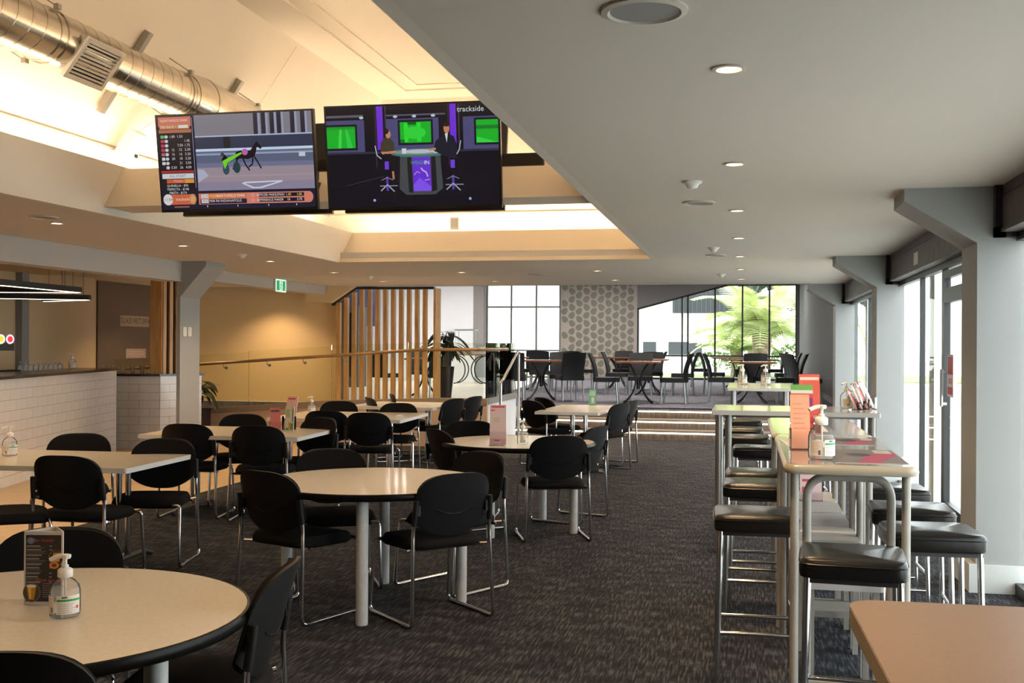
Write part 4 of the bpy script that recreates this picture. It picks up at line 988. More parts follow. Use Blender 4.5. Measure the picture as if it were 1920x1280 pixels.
# ------------------------------------------------------------------ small things on tables
def bottle_parts():
    body = MB().lathe([(0, .001), (.030, .001), (.035, .006), (.036, .02), (.036, .072), (.033, .088), (.024, .102), (.013, .110), (.013, .118)], (0, 0), 28).mesh('bottle_body', M['clear'])
    gel = MB().lathe([(0, .003), (.033, .004), (.0345, .02), (.0345, .070), (.032, .082), (0, .083)], (0, 0), 24).mesh('gel', M['gel'])
    pump = MB().lathe([(.0165, .112), (.0175, .113), (.0175, .133), (.013, .137), (.008, .139), (.008, .146), (.0045, .147), (.0045, .165), (.0, .165)], (0, 0), 20)
    pump.tube(fillet([(0.012, 0, .170), (0, 0, .171), (-.018, 0, .170), (-.036, 0, .160)], .012, 3), [.008]*2+[.0075]*3+[.007]*3+[.0045]*2 if False else .0065, 8)
    pump.lathe([(0, .163), (.010, .164), (.011, .175), (0, .178)], (.002, 0), 12)
    pump = pump.mesh('pump', M['plastic'])
    dip = MB().tube([(0, 0, .112), (.004, 0, .01)], .0022, 5).mesh('dip_tube', M['plastic'])
    me = bpy.data.meshes.new('bottle_label'); vs = []; fs = []; cs = []
    def patch(a0, a1, z0, z1, r_, col, n=8):
        k = len(vs)
        for i in range(n+1):
            a = R(a0+(a1-a0)*i/n); vs.extend([(r_*math.cos(a), r_*math.sin(a), z0), (r_*math.cos(a), r_*math.sin(a), z1)])
        for i in range(n): fs.append((k+2*i, k+2*i+2, k+2*i+3, k+2*i+1)); cs.append(col)
    patch(-100, -5, .014, .066, .0364, (.72, .70, .66)); patch(-98, -7, .050, .056, .0366, (.03, .30, .08)); patch(-80, -60, .059, .064, .0367, (.1, .1, .1), 2)
    patch(-25, -14, .028, .036, .0367, (.6, .05, .04), 2)
    for q in range(5): patch(-92, -40+7*(q % 3), .018+q*.006, .0195+q*.006, .0367, (.35, .35, .36), 4)
    patch(-165, -112, .014, .064, .0364, (.66, .60, .54)); patch(-127, -117, .018, .032, .0367, (.12, .11, .10), 2)
    for q in range(6): patch(-162, -122+6*(q % 2), .026+q*.006, .0272+q*.006, .0367, (.42, .34, .30), 4)
    me.from_pydata(vs, [], fs); at = me.color_attributes.new('Col', 'FLOAT_COLOR', 'CORNER'); i = 0
    for p, c in zip(me.polygons, cs):
        for _ in p.vertices: at.data[i].color = (*c, 1); i += 1
    me.materials.append(M['print'])
    return [('bottle_body', body), ('gel', gel), ('pump', pump), ('dip_tube', dip), ('bottle_label', me)]
_bp = bottle_parts()
def bottle(x, y, z, rz, label, s=1.0):
    r = thing('sanitiser_bottle', label, 'bottle', (x, y, z), R(rz), 'clear hand sanitiser pump bottles')
    for n_, me in _bp: link(n_, me, r)
    r.scale = (s*1.17, s*1.17, s); return r
bottle(-1.885, 2.775, .701, 12, 'clear pump bottle beside the black menu on the near round table', 1.0)
bottle(-4.90, 6.58, .701, 40, 'clear pump bottle at the left edge on the first rectangular table', 1.15)
bottle(-1.70, 8.40, .701, 60, 'clear pump bottle beside the pink brochure on the far round table', 1.05)
bottle(-4.80, 11.65, .701, 20, 'clear pump bottle behind the green and white menu, on the third table')
bottle(-8.60, 12.78, 1.131, 30, 'pump bottle standing on the black bar top', 1.1)
bottle(.305, 4.60, 1.022, 20, 'large clear pump bottle on the nearest high table', 1.25)
bottle(.74, 8.47, 1.021, 40, 'pump bottle on the pale high table near the window, nearer one', 1.1)
bottle(.80, 8.56, 1.021, 60, 'pump bottle on the pale high table near the window, farther one', 1.1)
bottle(-.03, 13.3, 1.021, 10, 'pump bottle on the far high table, left one', 1.35)
bottle(.24, 13.3, 1.021, 10, 'pump bottle on the far high table, right one', 1.35)

# triangular menu stand on the near table
def p_menu(c):
    W_, H_ = .094, .20
    c.rect(0, 0, W_, H_, (.55, .53, .50)); c.rect(.004, .006, W_-.004, H_-.008, (.022, .018, .018))
    c.ell(.016, H_-.024, .0095, .0095, (.05, .22, .42), 18); c.ell(.016, H_-.024, .005, .005, (.5, .12, .10), 10)
    c.text('Bar Snacks', .047, H_-.023, .0115, (.55, .04, .05), shear=.3)
    y = H_-.040
    rr_ = random.Random(5)
    for k in range(9):
        c.rect(.006, y, .006+.026+rr_.uniform(0, .012), y+.0019, (.55, .52, .50)); c.rect(.062, y, .068, y+.0019, (.5, .48, .45))
        for q in range(1+k % 2): y -= .0042; c.rect(.006, y, .035+rr_.uniform(0, .02), y+.0008, (.30, .28, .27))
        y -= .0062
    c.ell(.078, .128, .018, .022, (.25, .18, .10), 20); c.ell(.078, .128, .0165, .0205, (.03, .02, .015), 20)
    for q in range(5): c.line([(.068+q*.004, .118), (.074+q*.004, .143)], .0032, (.75, .42, .08))
    c.ell(.074, .108, .012, .010, (.70, .25, .04), 14); c.ell(.074, .108, .006, .005, (.12, .04, .02), 10)
    c.text('Drink Specials', .061, .066, .0115, (.55, .04, .05), shear=.3)
    for q in range(7): c.rect(.046, .056-q*.006, .075, .0572-q*.006, (.33, .31, .30))
    c.ell(.020, .032, .0215, .027, (.30, .20, .10), 22); c.ell(.020, .032, .020, .0255, (.06, .045, .04), 22)
    c.poly([(.013, .012), (.026, .012), (.031, .048), (.008, .048)], (.50, .24, .02)); c.poly([(.015, .014), (.019, .014), (.019, .046), (.012, .046)], (.75, .50, .08)); c.ell(.0195, .050, .012, .0045, (.75, .70, .62), 14)
mn = thing('menu_stand', 'three-sided black Bar Snacks menu stand on the near round table', 'menu', (-2.085, 2.87, .701), R(12)); mn.scale = (1.22, 1.1, 1.06)
tri = [(0, 0), (.094, 0), (.047, .078)]
for (a, b) in ((tri[0], tri[1]), (tri[1], tri[2]), (tri[2], tri[0])):
    d = Vector((b[0]-a[0], b[1]-a[1])); m4 = Matrix.Translation((a[0], a[1], 0)) @ Matrix.Rotation(math.atan2(d.y, d.x), 4, 'Z')
    MB().box((0, -.0015, 0), (d.length, .0015, .205), m4).build('acrylic_panel', M['plastic'] if a is tri[0] else M['grille'], mn)
cv = Canvas(.00006); p_menu(cv); cv.build('menu_print', M['print'], mn, upright((0, -.0022, .003)))
# brochure holders
def brochure(x, y, z, rz, label, w_, h_, col, accents, lean=12, holder=True, name='brochure_holder'):
    r = thing(name, label, 'brochure', (x, y, z), R(rz))
    if holder:
        MB().box((-w_/2-.004, -.012, 0), (w_/2+.004, .05, .004)).box((-w_/2-.004, -.014, 0), (w_/2+.004, -.011, h_*.35)).box((-w_/2-.005, -.012, 0), (-w_/2-.003, .035, h_*.4)).box((w_/2+.003, -.012, 0), (w_/2+.005, .035, h_*.4)).build('acrylic_holder', M['acrylic'], r)
    m4 = upright((-w_/2, 0, .005), 0, -R(lean))
    MB().box((0, 0, -.004), (w_, h_, 0), m4).build('brochure_stack', M['plastic'], r)
    cv = Canvas(.0003); cv.rect(0, 0, w_, h_, col)
    for (a, b, c_, d, cc) in accents: cv.rect(a*w_, b*h_, c_*w_, d*h_, cc)
    cv.build('cover_print', M['print'], r, m4); return r
PK, RD, OR, GN, WH = (.75, .48, .46), (.62, .06, .04), (.75, .32, .18), (.16, .38, .07), (.75, .73, .72)
lines = [(.12, .82-.09*k, .6+.12*(k % 3), .835-.09*k, (.62, .18, .12)) for k in range(6)]
brochure(-1.855, 8.20, .701, 12, 'pink brochure stand on the far round table', .125, .31, (.72, .52, .50), [(.1, .93, .92, .97, (.70, .03, .08)), (.05, .85, .3, .88, (.7, .1, .12)), (.2, .55, .6, .68, (.60, .50, .38)), (.0, .0, 1, .16, (.66, .40, .38)), (.15, .05, .7, .08, (.75, .7, .7)), (.3, .1, .6, .13, (.7, .05, .08))], 8)
brochure(-3.93, 9.03, .701, -18, 'green and white menu card at the corner of the second table', .10, .215, (.55, .52, .42), [(.08, .55, .5, .88, (.28, .40, .22)), (.35, .08, .7, .35, (.60, .30, .10)), (.6, .05, .9, .30, (.08, .30, .06)), (.12, .03, .4, .12, (.05, .30, .12)), (.85, .4, .93, .92, (.08, .06, .05))], 2, False, 'menu_card')
brochure(-4.02, 9.22, .701, -8, 'red and pink leaflets leaning behind the green and white menu', .11, .30, (.70, .42, .38), [(.1, .9, .8, .95, RD), (.1, .5, .9, .55, RD), (.1, .2, .6, .3, WH)], 14)
brochure(-4.10, 9.12, .701, 30, 'small red leaflets at the left of the green and white menu', .09, .20, (.45, .12, .10), [(.1, .8, .9, .9, (.1, .05, .05))], 16)
brochure(-1.90, 13.85, .701, 6, 'small green menu on the table by the steps', .09, .21, (.18, .52, .32), [(.1, .6, .9, .9, (.45, .68, .52)), (.35, .15, .75, .5, WH)], 2, False, 'menu_card')
brochure(.245, 5.0, 1.022, 10, 'orange brochure in a clear holder on the nearest high table', .085, .24, OR, lines, 9)
brochure(.275, 5.45, 1.022, 6, 'purple and red booklet in the middle of the brochure row', .105, .27, RD, [(0, .90, 1, 1, GN), (0, .84, 1, .90, (.7, .66, .5)), (.02, .62, .98, .76, (.22, .02, .18)), (0, .3, 1, .42, (.5, .02, .05))], 10)
brochure(.335, 5.9, 1.022, 4, 'red booklet at the back of the brochure row', .105, .31, (.68, .10, .06), [(.05, .9, .95, .95, (.75, .6, .5)), (0, .2, 1, .3, (.6, .3, .3))], 10)
cl = thing('acrylic_stand', 'clear acrylic stand behind the brochures on the high table', 'stand', (.36, 5.6, 1.022), R(8))
MB().box((-.07, 0, 0), (.07, .003, .30), Matrix.Rotation(-R(10), 4, 'X')).box((-.07, -.06, 0), (.07, 0, .003)).build('sheet', M['acrylic'], cl)
for k in range(4):
    brochure(.80+.045*k, 8.30+.06*k, 1.021, 74, 'pink leaflet rack by the window, %s from the left' % ords[k], .10, .15+.03*k, (.66, .32, .30) if k % 2 else (.48, .12, .09), [(.1, .8, .9, .9, WH)], 24)
brochure(.40, 6.95, .531, 0, 'pink poster sheet hanging low under the glossy tables', .13, .16, (.70, .50, .50), [(.1, .7, .9, .8, RD), (.1, .3, .5, .5, RD)], 3)
nap = thing('paper_scrap', 'crumpled white paper on the right end of the third table', 'paper', (-3.62, 11.2, .701), R(20))
MB().add([(-.05, -.04, 0), (.05, -.035, .003), (.045, .04, .012), (-.03, .045, .006), (.0, 0, .026)], [(0, 1, 4), (1, 2, 4), (2, 3, 4), (3, 0, 4)]).build('sheet', M['plastic'], nap)
MB().box((.03, -.02, 0), (.07, .02, .006)).build('wrapper', M['grille'], nap)

# ------------------------------------------------------------------ television screens
def p_race(c):
    W_, H_ = 1.0, .5625
    c.rect(0, 0, W_, H_, (.012, .012, .03))
    # picture
    x0 = .245
    c.rect(x0, .11, 1, H_, (.20, .19, .30)); c.rect(x0, .43, 1, H_, (.20, .19, .22))
    for k, x in enumerate((.63, .68, .735, .78, .865, .93)): c.rect(x, .435, x+.028, H_, (.02, .02, .035)); c.rect(x+.028, .435, x+.042, H_, (.30, .30, .42))
    c.rect(x0, .43, 1, .438, (.40, .44, .58)); c.rect(x0, .355, 1, .43, (.035, .04, .075)); c.rect(.43, .355, .475, .43, (.02, .018, .02))
    c.rect(x0, .345, 1, .36, (.50, .62, .76)); c.rect(x0, .335, 1, .345, (.12, .14, .22)); c.rect(x0, .322, 1, .330, (.30, .36, .50)); c.rect(x0, .275, 1, .322, (.10, .12, .19)); c.rect(x0, .245, 1, .275, (.15, .16, .26))
    c.rect(x0, .11, 1, .248, (.30, .24, .28)); c.rect(x0, .11, 1, .16, (.24, .21, .30)); c.rect(x0, .19, 1, .20, (.34, .27, .30))
    c.poly([(.25, .16), (.32, .20), (.29, .235), (.25, .24)], (.38, .40, .52)); c.rect(.91, .30, .95, .325, (.5, .55, .65))
    c.poly([(.53, .148), (.80, .155), (.79, .162), (.55, .158)], (.55, .58, .68)); c.poly([(.53, .150), (.60, .118), (.66, .118), (.80, .155), (.77, .155), (.65, .126), (.61, .126), (.55, .150)], (.55, .58, .68))
    hk = (.012, .006, .012)
    c.poly([(.50, .31), (.505, .335), (.54, .345), (.60, .342), (.625, .375), (.640, .39), (.643, .40), (.650, .390), (.672, .365), (.675, .355), (.665, .350), (.645, .365), (.635, .33), (.625, .305), (.58, .292), (.53, .298), (.505, .285)], hk)
    for a in ([(.55, .30), (.565, .26), (.59, .225)], [(.515, .30), (.50, .26), (.48, .235)], [(.615, .30), (.61, .262), (.585, .245)], [(.625, .305), (.65, .265), (.665, .235)]): c.line(a, .009, hk)
    c.ell(.437, .235, .022, .032, (.03, .07, .10), 18); c.ell(.507, .245, .024, .034, (.02, .05, .05), 18)
    c.poly([(.41, .29), (.425, .26), (.45, .265), (.455, .30), (.43, .325)], hk); c.ell(.418, .325, .012, .012, (.05, .05, .06), 10)
    c.poly([(.415, .285), (.43, .235), (.45, .275), (.545, .325), (.54, .335), (.47, .31)], (.16, .60, .02)); c.ell(.565, .335, .02, .02, (.45, .12, .35), 10)
    # side panel
    c.rect(.008, .12, .225, H_-.005, (.015, .010, .012)); c.rect(.008, .50, .225, H_-.005, (.55, .16, .10)); c.rect(.015, .485, .215, .512, (.50, .20, .08))
    c.text('NORTHFIELD PARK', .115, .535, .021, (.75, .62, .55)); c.text('M03 RACE 1', .075, .498, .020, (.75, .66, .60)); c.rect(.14, .490, .205, .508, (.65, .62, .58))
    c.rect(.008, .462, .225, .482, (.40, .14, .08))
    rows = [('1.80', '1.50', ''), ('', '', '1.45'), ('', '7.50', '1.75'), ('12', '12', '2.30'), ('16', '16', '3.20'), ('20', '18', '3.20'), ('', '21', '3.50'), ('5.50', '26', '4.00')]
    for k, r_ in enumerate(rows):
        y = .440-k*.0265; c.rect(.018, y-.009, .04, y+.009, ((.1, .5, .1), (.5, .04, .1), (.5, .04, .1), (.5, .04, .1), (.5, .1, .1), (.6, .6, .65), (.6, .6, .65), (.04, .01, .01))[k]); c.ell(.055, y, .012, .010, (.55, .55, .58), 10)
        for x, s_ in zip((.095, .145, .192), r_):
            if s_: c.text(s_, x, y, .022, (.62, .60, .62))
    c.rect(.008, .222, .225, .236, (.35, .03, .03)); c.rect(.012, .188, .222, .218, (.55, .58, .60)); c.text('ALL START', .115, .203, .022, (.10, .12, .15))
    c.rect(.04, .160, .222, .184, (.55, .10, .04)); c.rect(.16, .160, .222, .184, (.65, .28, .05)); c.text('POOLS', .118, .172, .020, (.8, .5, .4))
    for k, s_ in enumerate(('QUINELLA - $92', 'TRIFECTA - $148', 'FIRST4 - $174')): c.text(s_, .11, .145-k*.022, .020, (.66, .66, .64))
    c.line([(.232, .55), (.232, .13)], .003, (.3, .3, .4))
    # bottom bar
    c.rect(.03, .030, .22, .092, (.55, .12, .05)); c.ell(.04, .061, .032, .034, (.65, .62, .60), 20); c.text('11:04', .042, .061, .026, (.10, .09, .10)); c.text('trackside', .14, .062, .026, (.80, .60, .50)); c.ell(.205, .062, .024, .032, (.55, .25, .08), 18); c.ell(.205, .062, .014, .02, (.6, .35, .15), 14)
    c.rect(.245, .028, .96, .094, (.60, .20, .14)); c.ell(.962, .061, .026, .033, (.60, .20, .14), 18); c.rect(.255, .031, .56, .059, (.015, .015, .04)); c.rect(.255, .063, .56, .092, (.58, .17, .06))
    c.rect(.262, .036, .31, .058, (.6, .6, .62)); c.rect(.262, .066, .31, .088, (.6, .6, .62)); c.text('2:14', .287, .077, .02, (.15, .12, .12)); c.text('18:34', .287, .047, .02, (.15, .12, .12))
    c.text('M03 R2', .355, .077, .022, (.85, .55, .10)); c.text('NORTHFIELD PARK', .455, .077, .022, (.85, .75, .70)); c.text('M08 R8 INDIANAPOLIS', .42, .047, .021, (.65, .62, .62))
    for y in (.047, .077): c.rect(.64, y-.011, .93, y+.011, (.015, .01, .02)); c.ell(.60, y, .014, .011, (.7, .25, .2), 10)
    c.text('OFFICER MAKILIMAN', .715, .077, .019, (.75, .72, .70)); c.text('DIFFERENCE MAKER', .712, .047, .019, (.75, .72, .70)); c.text('1.40', .83, .077, .02, (.85, .5, .1)); c.text('1.05', .90, .077, .02, (.85, .6, .1)); c.text('10', .83, .047, .02, (.75, .75, .75)); c.text('3.70', .90, .047, .02, (.75, .75, .75))
    c.text('1', .62, .077, .022, (.7, .1, .1)); c.text('2', .62, .047, .022, (.7, .1, .1))
    for x in (.30, .50, .70, .88): c.line([(x, .012), (x, .022)], .005, (.6, .6, .6))
    c.line([(.13, .012), (.13, .020)], .10, (.3, .12, .10))
def p_studio(c):
    W_, H_ = 1.0, .5625; c.rect(0, 0, W_, H_, (.006, .005, .010))
    def panel(x0, x1, sx0, sx1, sy0, sy1):
        c.rect(x0, .31, x1, .49, (.070, .065, .17)); c.rect(sx0-.012, sy0-.012, sx1+.012, sy1+.012, (.01, .01, .015)); c.rect(sx0, sy0, sx1, sy1, (.01, .42, .02))
    panel(.0, .225, 0, .17, .335, .455); panel(.355, .66, .435, .615, .355, .47); panel(.80, 1.0, .875, 1.0, .345, .47)
    c.poly([(.065, .335), (.085, .335), (.092, .455), (.078, .455)], (.05, .62, .06)); c.poly([(.12, .335), (.155, .335), (.12, .455), (.11, .455)], (.03, .55, .05))
    c.rect(0, .44, .17, .455, (.01, .30, .02))
    for x in (.47, .545): c.rect(x-.012, .36, x+.012, .465, (.02, .70, .03))
    c.ell(.52, .41, .065, .035, (.03, .62, .04), 18); c.rect(.435, .355, .46, .375, (.01, .15, .02)); c.rect(.48, .455, .53, .47, (.005, .10, .01)); c.poly([(.875, .38), (1, .345), (.90, .345), (.875, .345)], (.04, .62, .06)); c.rect(.875, .42, 1, .44, (.01, .18, .02))
    for x in (.300, .725): c.rect(x, .32, x+.036, H_, (.16, .03, .62)); c.rect(x-.012, .22, x-.004, H_, (.03, .025, .03)); c.rect(x+.048, .30, x+.056, H_, (.05, .04, .05))
    c.rect(.355, .505, .70, .514, (.09, .09, .12)); c.rect(0, .505, .22, .518, (.10, .10, .13))
    for x in (.41, .52, .63, .21): c.ell(x, .502, .013, .008, (.45, .50, .62), 10)
    c.rect(0, .30, 1, .312, (.03, .028, .05)); 
    c.text('trackside', .845, .53, .042, (.60, .62, .66), align='CENTER')
    # desk
    c.poly([(.43, .28), (.665, .28), (.675, .10), (.63, .065), (.46, .065), (.42, .10)], (.055, .06, .065)); c.poly([(.47, .28), (.495, .28), (.50, .075), (.475, .08)], (.012, .012, .014)); c.poly([(.61, .28), (.635, .28), (.64, .09), (.61, .08)], (.012, .012, .014))
    c.poly([(.50, .285), (.605, .285), (.607, .085), (.503, .085)], (.13, .03, .60)); c.poly([(.503, .085), (.607, .085), (.607, .11), (.54, .16), (.503, .12)], (.20, .08, .80))
    c.text('WEIGH', .535, .243, .028, (.05, .35, .08)); c.text('IN', .585, .243, .030, (.75, .72, .85))
    c.line([(.55, .215), (.56, .20), (.58, .19), (.588, .165)], .008, (.55, .40, .75)); c.line([(.51, .175), (.525, .195), (.545, .185)], .004, (.45, .3, .7)); c.line([(.57, .145), (.60, .15)], .005, (.45, .3, .7))
    c.ell(.545, .298, .17, .024, (.06, .16, .13), 30); c.ell(.545, .304, .155, .017, (.16, .26, .26), 30); c.ell(.545, .306, .09, .011, (.45, .50, .52), 24)
    for x in (.455, .64): c.rect(x-.013, .296, x+.013, .325, (.60, .60, .66))
    c.rect(.632, .300, .640, .318, (.20, .05, .4))
    # presenters: person in olive top, person in dark suit
    c.poly([(.315, .31), (.32, .36), (.345, .39), (.375, .385), (.395, .36), (.40, .31), (.36, .315)], (.055, .045, .022)); c.poly([(.32, .31), (.325, .295), (.40, .30), (.41, .315), (.36, .31)], (.50, .20, .11)); c.poly([(.34, .30), (.41, .28), (.395, .20), (.36, .22)], (.008, .007, .010))
    c.ell(.365, .405, .015, .022, (.50, .22, .13), 14); c.ell(.352, .423, .017, .016, (.02, .012, .010), 14); c.line([(.385, .20), (.388, .155)], .012, (.45, .18, .10))
    c.poly([(.625, .31), (.64, .36), (.70, .405), (.745, .385), (.765, .33), (.76, .26), (.68, .28)], (.012, .012, .022)); c.poly([(.695, .40), (.712, .405), (.705, .35)], (.60, .64, .70)); c.ell(.705, .428, .017, .026, (.50, .20, .10), 14); c.ell(.705, .450, .018, .012, (.02, .012, .01), 12); c.line([(.60, .313), (.64, .318)], .012, (.50, .22, .12))
    for x in (.35, .735):
        c.rect(x-.012, .21, x+.012, .255, (.16, .05, .62)); c.line([(x, .17), (x, .09)], .014, (.10, .04, .35)); c.line([(x-.04, .09), (x, .125), (x+.04, .085)], .006, (.38, .40, .46)); c.line([(x-.045, .118), (x+.06, .118)], .005, (.25, .27, .33)); c.line([(x-.035, .15), (x, .165), (x+.035, .15)], .004, (.22, .22, .28))
    c.line([(.285, .345), (.295, .29), (.32, .27)], .006, (.40, .42, .50)); c.line([(.785, .36), (.775, .31), (.76, .285)], .006, (.35, .37, .45))
    for x in (.27, .83): c.ell(x, .038, .008, .008, (.30, .40, .65), 10)
    c.poly([(.10, .12), (.33, .17), (.33, .174), (.10, .124)], (.03, .03, .05))
def tv(name, label, cx, cy, cz, W_, tilt, rz, paint):
    H_ = W_*.5625; b = .012
    r = thing(name, label, 'television', (cx, cy, cz), R(rz))
    T = Matrix.Rotation(R(tilt), 4, 'X')
    MB().box((-W_/2-b, 0, -H_/2-b-.006), (W_/2+b, .035, H_/2+b), T).box((-W_*.36, .035, -H_*.36), (W_*.36, .07, H_*.2), T).build('tv_case', M['tvcase'], r)
    if paint:
        cv = Canvas(.00003); paint(cv); o = cv.build('screen', M['screen'], r, T @ upright((-W_/2, -.001, -H_/2)) @ Matrix.Scale(W_, 4)); 
    else: MB().box((-W_/2, -.002, -H_/2), (W_/2, 0, H_/2), T).build('screen', M['tvcase'], r)
    return r
tv('television', 'wall-size television showing a harness race, left of the pair', -3.235, 6.55, 2.655, 1.075, 9, 0, p_race)
tv('television', 'television showing two presenters at a studio desk, right of the pair', -2.045, 6.56, 2.655, 1.11, 9, 1, p_studio)
for k, (x, lab) in enumerate(((-3.80, 'back of a dark television facing away, behind the harness race screen'), (-2.42, 'back of a dark television facing away, behind the studio screen'))):
    r = tv('television', lab, x, 8.15, 2.86, 1.25, 8, 180, None)
    MB().box((-.3, .07, -.2), (.3, .10, .2)).build('back_cover', M['tvback'], r)
mt = thing('screen_mount', 'black steel hanging frame holding the televisions to the beam', 'bracket')
MB().box((-3.9, 7.05, 2.66), (-1.3, 7.09, 2.74)).build('mount_bar', M['steel'], mt)
for x in (-3.4, -2.9, -2.3, -1.8): MB().box((x-.03, 6.64, 2.60), (x+.03, 7.07, 2.66)).build('mount_arm', M['steel'], mt)
for x in (-3.1, -2.05): MB().box((x-.04, 7.09, 2.60), (x+.04, 7.70, 2.66)).build('mount_arm', M['steel'], mt)
MB().box((-4.3, 7.87, 2.66), (-1.9, 7.93, 2.74)).build('mount_bar', M['steel'], mt)
for x in (-3.8, -2.42): MB().box((x-.05, 7.93, 2.70), (x+.05, 8.09, 2.9)).build('mount_arm', M['steel'], mt)
mbx = thing('cove_white_box', 'small white box at the edge of the far cove under the screens', 'box', (-3.42, 12.72, 2.86))
MB().box((-.05, -.04, 0), (.05, .04, .14)).build('box_body', M['plastic'], mbx); MB().box((-.04, -.045, .02), (.04, -.04, .12)).build('box_lid', M['grille'], mbx)
# ------------------------------------------------------------------ plants
def leaf_blade(L, W_, bend, n=6):
    vs = []; fs = []
    for i in range(n+1):
        t = i/n; w_ = W_*math.sin(PI*min(1, t*.92+.06))**.8; y = L*(t-bend*t*t*.35); z = -L*bend*t*t
        vs += [(-w_/2, y, z+.012*L), (0, y, z), (w_/2, y, z+.012*L)]
    for i in range(n):
        a = 3*i; fs += [(a, a+1, a+4, a+3), (a+1, a+2, a+5, a+4)]
    return vs, fs
def plant(name, label, loc, pot_r, pot_h, stem_h, nleaf, L, seed, square=False):
    r = thing(name, label, 'potted plant', loc); rr_ = random.Random(seed)
    if square: MB().box((-pot_r, -pot_r, 0), (pot_r, pot_r, pot_h)).box((-pot_r-.01, -pot_r-.01, pot_h-.03), (pot_r+.01, pot_r+.01, pot_h)).build('pot', M['pot'], r)
    else: MB().lathe([(0, 0), (pot_r*.62, 0), (pot_r, pot_h), (pot_r*.9, pot_h), (pot_r*.85, pot_h-.03), (0, pot_h-.03)], (0, 0), 24).build('pot', M['pot'], r)
    MB().box((-pot_r*.6, -pot_r*.6, pot_h-.02), (pot_r*.6, pot_r*.6, pot_h+.003)).build('soil', M['soil'], r)
    for k in range(3):
        MB().tube([(0.03*k-.03, .02*(k-1), pot_h), (.05*(k-1), .03*(1-k), pot_h+stem_h*.6), (.07*(k-1), .03, pot_h+stem_h)], .010, 6).build('stem', M['palmtrunk'], r)
    for k in range(nleaf):
        vs, fs = leaf_blade(L*rr_.uniform(.75, 1.1), .125*rr_.uniform(.8, 1.2), rr_.uniform(.55, 1.0)); a = 2*PI*k/nleaf+rr_.uniform(-.3, .3)
        h = pot_h+stem_h*rr_.uniform(.45, 1.02)
        o = MB().add(vs, fs, True).build('leaf', M['leaf'], r, (rr_.uniform(-.05, .05), rr_.uniform(-.05, .05), h), (rr_.uniform(.0, .7), 0, a))
    return r
plant('potted_plant', 'dark-leaved plant in a square pot behind the grey column', (-8.0, 14.98, 0), .15, .50, .42, 22, .42, 2, True)
plant('potted_plant', 'drooping plant in a tall tapered pot beside the slatted screen', (-5.35, 19.3, UF), .16, .62, .62, 26, .55, 5)

# ------------------------------------------------------------------ raised level furniture
def dchair_parts():
    back = MB(); N = 8; Mv = 8; vs = []
    for off in (0, .025):
        for j in range(Mv+1):
            t = j/Mv; hw = .21+.03*t-.02*t*t
            for i in range(N+1):
                u = -1+2*i/N; vs.append((hw*u, -.20-.12*t*t+.035*u*u-off, .42+.46*t+(.012*(1-u*u) if j == Mv else 0)))
    W_ = N+1; Lc = W_*(Mv+1); fs = []
    for k in (0, 1):
        for j in range(Mv):
            for i in range(N): fs.append((k*Lc+j*W_+i, k*Lc+j*W_+i+1, k*Lc+(j+1)*W_+i+1, k*Lc+(j+1)*W_+i))
    for i in range(N): fs += [(i, i+1, Lc+i+1, Lc+i), (Mv*W_+i, Mv*W_+i+1, Lc+Mv*W_+i+1, Lc+Mv*W_+i)]
    for j in range(Mv): fs += [(j*W_, (j+1)*W_, Lc+(j+1)*W_, Lc+j*W_), (j*W_+N, (j+1)*W_+N, Lc+(j+1)*W_+N, Lc+j*W_+N)]
    back = back.add(vs, fs, True).mesh('backrest', M['chair2'])
    seat = MB().prism(rrect(-.225, -.22, .225, .23, .04, 4), .375, .455).mesh('seat', M['chair2'])
    legs = [MB().tube([(x*.19, y*.19, .38), (x*.205, y*.22, 0)], [.018, .014], 8).mesh('leg', M['alu']) for x, y in ((-1, -1), (1, -1), (1, 1), (-1, 1))]
    return [('backrest', back), ('seat', seat)]+[('leg', l) for l in legs]
_dc = dchair_parts()
def dchair(x, y, rz, label, group='black woven chairs on the raised level'):
    r = thing('dining_chair', label, 'chair', (x, y, UF), R(rz), group)
    for n_, me in _dc: link(n_, me, r)
def ctable_parts(w_=.8, d_=.8, top='redtop'):
    P_ = [('tabletop', MB().prism(rrect(-w_/2, -d_/2, w_/2, d_/2, .04, 4), .715, .745).mesh('tabletop', M[top]))]
    for k in range(4):
        a = R(45+90*k); c_, s_ = math.cos(a), math.sin(a)
        pts = [(c_*q, s_*q, z) for q, z in ((.36, .012), (.30, .03), (.15, .16), (.06, .34), (.07, .50), (.17, .64), (.26, .715))]
        P_.append(('leg', MB().tube(fillet(pts, .1, 3), .016, 8).mesh('leg', M['iron'])))
    P_.append(('pedestal', MB().lathe([(0, .25), (.035, .25), (.03, .45), (0, .45)], (0, 0), 12).mesh('pedestal', M['iron'])))
    return P_
_ct = ctable_parts()
_ct2 = ctable_parts(1.2, .8)
def dtable(x, y, rz, label, parts=None, group='orange-brown tables on the raised level'):
    r = thing('dining_table', label, 'table', (x, y, UF), R(rz), group)
    for n_, me in (parts or _ct): link(n_, me, r)
dtable(-3.72, 20.1, 10, 'orange-brown table behind the stair handrail'); dchair(-4.10, 19.35, 8, 'black woven chair seen from behind beside the stair handrail'); dchair(-3.18, 20.05, 28, 'black woven chair right of the stair handrail table'); dchair(-3.5, 21.0, 190, 'black woven chair across the table behind the stair handrail'); dchair(-4.35, 20.6, -80, 'black woven chair left of the stair handrail table')
dtable(-1.86, 19.55, 5, 'orange-brown table in front of the leaf wallpaper edge'); dchair(-2.42, 19.45, -88, 'black woven chair left of the table before the gable window'); dchair(-1.22, 19.6, 86, 'black woven chair right of the table before the gable window'); dchair(-1.9, 20.4, 184, 'black woven chair behind the table before the gable window')
